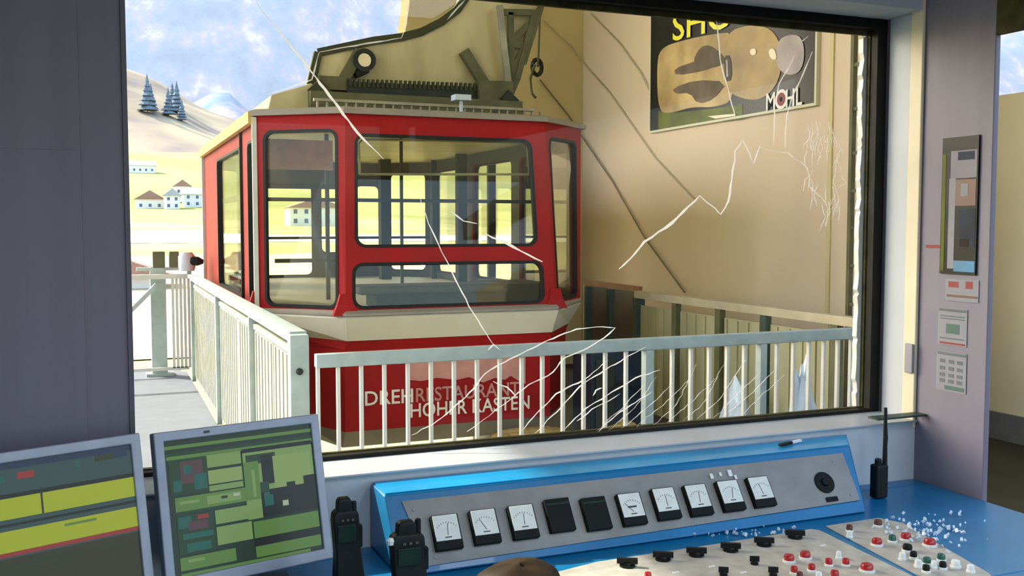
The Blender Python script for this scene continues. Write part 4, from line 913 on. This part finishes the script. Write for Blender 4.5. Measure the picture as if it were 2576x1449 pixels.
# ================================================================== RADIOS AND SMALL THINGS
def radio(px_top, py_top, y, label, bw, hgt, stub=False, sc_=1):
    T = on_y(px_top, py_top, y); z0_ = DESK+.003; H = T.z-z0_; x = T.x
    t = thing('handheld_radio', label, 'radio', (x, y, z0_), 'black handheld radios beside the monitor')
    def rb(z, hw, hd, dx=0): return [(x+dx-hw, y-hd, z), (x+dx+hw, y-hd, z), (x+dx+hw, y+hd, z), (x+dx-hw, y+hd, z)]
    zt_ = T.z; mbx = MB()
    mbx.loft([rb(z0_, bw*.78, .035, .01), rb(z0_+H*.18, bw*.62, .03, .008), rb(zt_-hgt*.80, bw*.50, .018, .004), rb(zt_-hgt*.34, bw*.52, .018), rb(zt_-hgt*.22, bw*.50, .016), rb(zt_-hgt*.17, bw*.36, .014)])
    mbx.build('body', 'radio_black', t, bevel=.004)
    mbx = MB(); mbx.loft([rb(zt_-hgt*.20, bw*.30, .013, -.002), rb(zt_-hgt*.05, bw*.28, .012, -.002), rb(zt_, bw*.20, .010, -.002)]); mbx.build('antenna_base', 'radio_black', t, bevel=.003)
    mbx = MB(); mbx.box(x-bw*.38, y-.021, zt_-hgt*.62, x+bw*.36, y-.017, zt_-hgt*.36); mbx.build('speaker_panel', 'radio_green', t, bevel=.002)
    mbx = MB(); mbx.lathe((x+bw*.36, y, zt_-hgt*.24), [(.006, 0), (.006, .022 if not stub else .030), (.004, .024 if not stub else .032)], 10); mbx.build('volume_knob', 'radio_black', t)
    for k in range(3): mbx = MB(); mbx.box(x-bw*.22+k*bw*.2, y-.021, zt_-hgt*.31, x-bw*.12+k*bw*.2, y-.017, zt_-hgt*.28); mbx.build('key', 'interior_grey', t)
    mbx = MB(); mbx.obox((x+bw*.55, y-.01, zt_-hgt*.55), (0,0,1), (0,1,0), (1,0,0), hgt*.16, .008, .004); mbx.build('side_clip', 'radio_black', t, bevel=.002)
    if stub:
        mbx = MB(); mbx.lathe((x-bw*.56, y-.01, zt_-hgt*.30), [(.007, 0), (.008, .008), (.004, .012)], 10); mbx.build('white_cap', 'knob_white', t)
    return t
radio(867, 1250, 1.92, 'slim black handheld radio standing beside the right edge of the green monitor', .050, .14)
radio(1023, 1308, 1.75, 'bulky black handheld radio with white cap in front of the first meter', .060, .13, True)
P = on_z(2210, 1252, DESK); y = P.y
t = thing('walkie_talkie', 'black walkie-talkie with long antenna at the right end of the console', 'radio', (P.x, y, DESK+.001))
zt_ = on_y(2210, 1160, y).z; X = P.x
mb = MB(); mb.box(X-.021, y-.016, DESK+.001, X+.021, y+.016, zt_-.008); mb.build('body', 'radio_black', t, bevel=.006)
mb = MB(); mb.lathe((X-.004, y, zt_-.01), [(.010, 0), (.010, .014), (.008, .018)], 12); mb.build('volume_knob', 'radio_black', t)
A = on_y(2226, 1160, y); B = on_y(2228, 1025, y)
mb = MB(); mb.tube([A-Vector((0, 0, .01)), A.lerp(B, .5), B], .007, 10, .0045); mb.build('antenna', 'rubber', t)
mb = MB(); mb.tube([A+Vector((.008, .012, -.02)), A.lerp(B, .4)+Vector((.017, .012, 0)), B+Vector((.012, .012, -.03))], .0035, 8); mb.build('lead', 'radio_black', t)
# small bracket at the sill end, light switch
A = on_y(2172, 1050, YW-.01); B = on_y(2282, 1047, YW-.01)
mb = MB(); mb.box(A.x+.02, YW-.05, A.z-.004, XR-.002, YW-.006, A.z+.002); tag(mb.build('bracket_shelf', 'teal_steel', bevel=.001), 'thin dark bracket shelf at the right end of the window sill', 'shelf')
C_ = on_x(2287, 900, XR-.012)
mb = MB(); mb.box(XR-.022, YW-.004, C_.z-.045, XR-.0125, YW+.028, C_.z+.045); s_ = mb.build('light_switch', 'switch_grey', bevel=.003)
tag(s_, 'small grey oblong switch plate on the cream strip right of the window', 'switch')
# leather brown rounded cap / chair back at the bottom edge
P = on_z(1290, 1449, DESK+.02)
ca = thing('cap', 'dark brown rounded leather cap lying on the blue desk at the bottom edge', 'cap', (P.x, P.y-.05, DESK+.001))
mb = MB(); cx, cy = P.x, P.y-.035
L_ = []
for r, z in ((1.0, 0), (1.02, .25), (.94, .6), (.72, .86), (.38, .98), (.02, 1.0)):
    L_.append([(cx+.095*r*math.cos(a)*(1+.03*math.sin(3*a)), cy+.085*r*math.sin(a), DESK+.002+z*.055+.004*math.sin(2*a)*z) for a in [2*math.pi*k/28 for k in range(28)]])
mb.loft(L_); mb.build('crown', 'leather_brown', ca, smooth=True)
mb = MB(); pk = [(cx-.06+.0*k, 0, 0) for k in range(2)]
mb.loft([[(cx+a*.10, cy-.085-.05*(1-abs(a)**2)*b, DESK+.004+.012*(1-b)+.004*c_) for a, c_ in [(-.8+1.6*k/10, 0) for k in range(11)]+[(.8-1.6*k/10, 1) for k in range(11)]] for b in (0, .5, 1)]); mb.build('peak', 'leather_brown', ca, smooth=True)

# ================================================================== PAPERS ON THE GREY PIER
def wpaper(name, label, cat, a, b, m, lay=1, th=.002, grp=None):
    A, B = on_x(*a, XR-.0005), on_x(*b, XR-.0005); y0_, y1_ = sorted((A.y, B.y)); z0_, z1_ = sorted((A.z, B.z))
    mbx = MB(); mbx.box(XR-.0005-th*lay, y0_, z0_, XR-.0005-th*(lay-1), y1_, z1_); o = mbx.build(name, m)
    if label: tag(o, label, cat, grp)
    return o, (y0_, y1_, z0_, z1_)
def onp(o, y0_, y1_, z0_, z1_, m, name, lay=1, th=.0021):
    mbx = MB(); x = XR-.0005-th*lay; mbx.box(x-.0007, y0_, z0_, x, y1_, z1_); mbx.build(name, m, o)
o, (ya_, yb_, za, zb_) = wpaper('picture_calendar', 'tall dark picture calendar with green left strip on the grey pier', 'calendar', (2376, 348), (2457, 692), 'poster_black', 1, .006)
W_ = yb_-ya_; H_ = zb_-za    # y decreases to the right of the picture
f = lambda u: yb_-u*W_
g_ = lambda v: zb_-v*H_
def oc(u0, v0, u1, v1, m, n_='print', lay=1): onp(o, f(u1), f(u0), g_(v1), g_(v0), m, n_, 1, .0061+.0006*(lay-1))
oc(.02, .12, .12, .98, 'poster_green', 'green_strip'); oc(.25, .10, .97, .30, 'pillar_grey'); oc(.45, .11, .90, .17, 'navy_steel', 'print', 2); oc(.22, .30, .40, .96, 'paper_white')
oc(.40, .31, .96, .50, 'knob_brown'); oc(.55, .34, .75, .43, 'paper_white', 'print', 2); oc(.52, .52, .97, .80, 'navy_steel'); oc(.55, .74, .80, .80, 'leather_brown', 'print', 2); oc(.40, .90, .98, .98, 'console_blue')
wpaper('red_tape', 'short red tape strip running from the cream strip to the calendar', 'tape', (2330, 615), (2375, 624), 'paper_red', 1, .001)
o, (ya_, yb_, za, zb_) = wpaper('notice', 'small notice with red marks and brown line directly below the calendar', 'notice', (2380, 700), (2462, 762), 'paper_white', 1, .002, 'paper notices on the grey pier')
W_ = yb_-ya_; H_ = zb_-za
def oc2(u0, v0, u1, v1, m, n_='print'): onp(o, f(u1), f(u0), g_(v1), g_(v0), m, n_)
oc2(.10, .12, .40, .38, 'paper_red'); oc2(.62, .08, .82, .40, 'paper_red'); oc2(.05, .72, .98, .82, 'knob_brown')
for k, (a, b, lb) in enumerate((((2362, 772), (2432, 874), 'upper printed notice with a green patch and red rule on the grey pier'), ((2358, 880), (2430, 992), 'lowest printed notice with grey symbols on the grey pier'))):
    o, (ya_, yb_, za, zb_) = wpaper('notice', lb, 'notice', a, b, 'paper_white', 1, .002, 'paper notices on the grey pier'); W_ = yb_-ya_; H_ = zb_-za
    oc2(.03, .02, .97, .09, 'paper_text')
    if k == 0:
        for v in (.20, .27, .80): oc2(.08, v, .92, v+.03, 'paper_text')
        oc2(.3, .42, .75, .68, 'paper_green'); oc2(.08, .92, .95, .97, 'paper_red')
    else:
        for v in (.2, .38, .55, .70):
            for u in (.12, .42, .70): oc2(u, v, u+.18, v+.09, 'paper_text')
        oc2(.3, .86, .95, .96, 'paper_green')
# unseen fill lamps added at the ceiling to brighten the control room
for k, (x, y) in enumerate(((.5, .2), (1.6, .2))):
    t = thing('ceiling_lamp', ['long ceiling lamp nearer the left column','long ceiling lamp nearer the grey pier'][k], 'lamp', (x, y, 2.80), 'control room ceiling lamps')
    mb = MB(); mb.box(x-.16, y-.62, 2.79, x+.16, y+.62, 2.849); mb.build('lamp_housing', 'lamp_white', t)
    l = bpy.data.lights.new('lamp_light', 'AREA'); l.shape = 'RECTANGLE'; l.size = .28; l.size_y = 1.2; l.energy = 10; l.color = (.86, .90, 1)
    lo = bpy.data.objects.new('lamp_light', l); COL.objects.link(lo); lo.parent = t; lo.location = (0, 0, -.02)
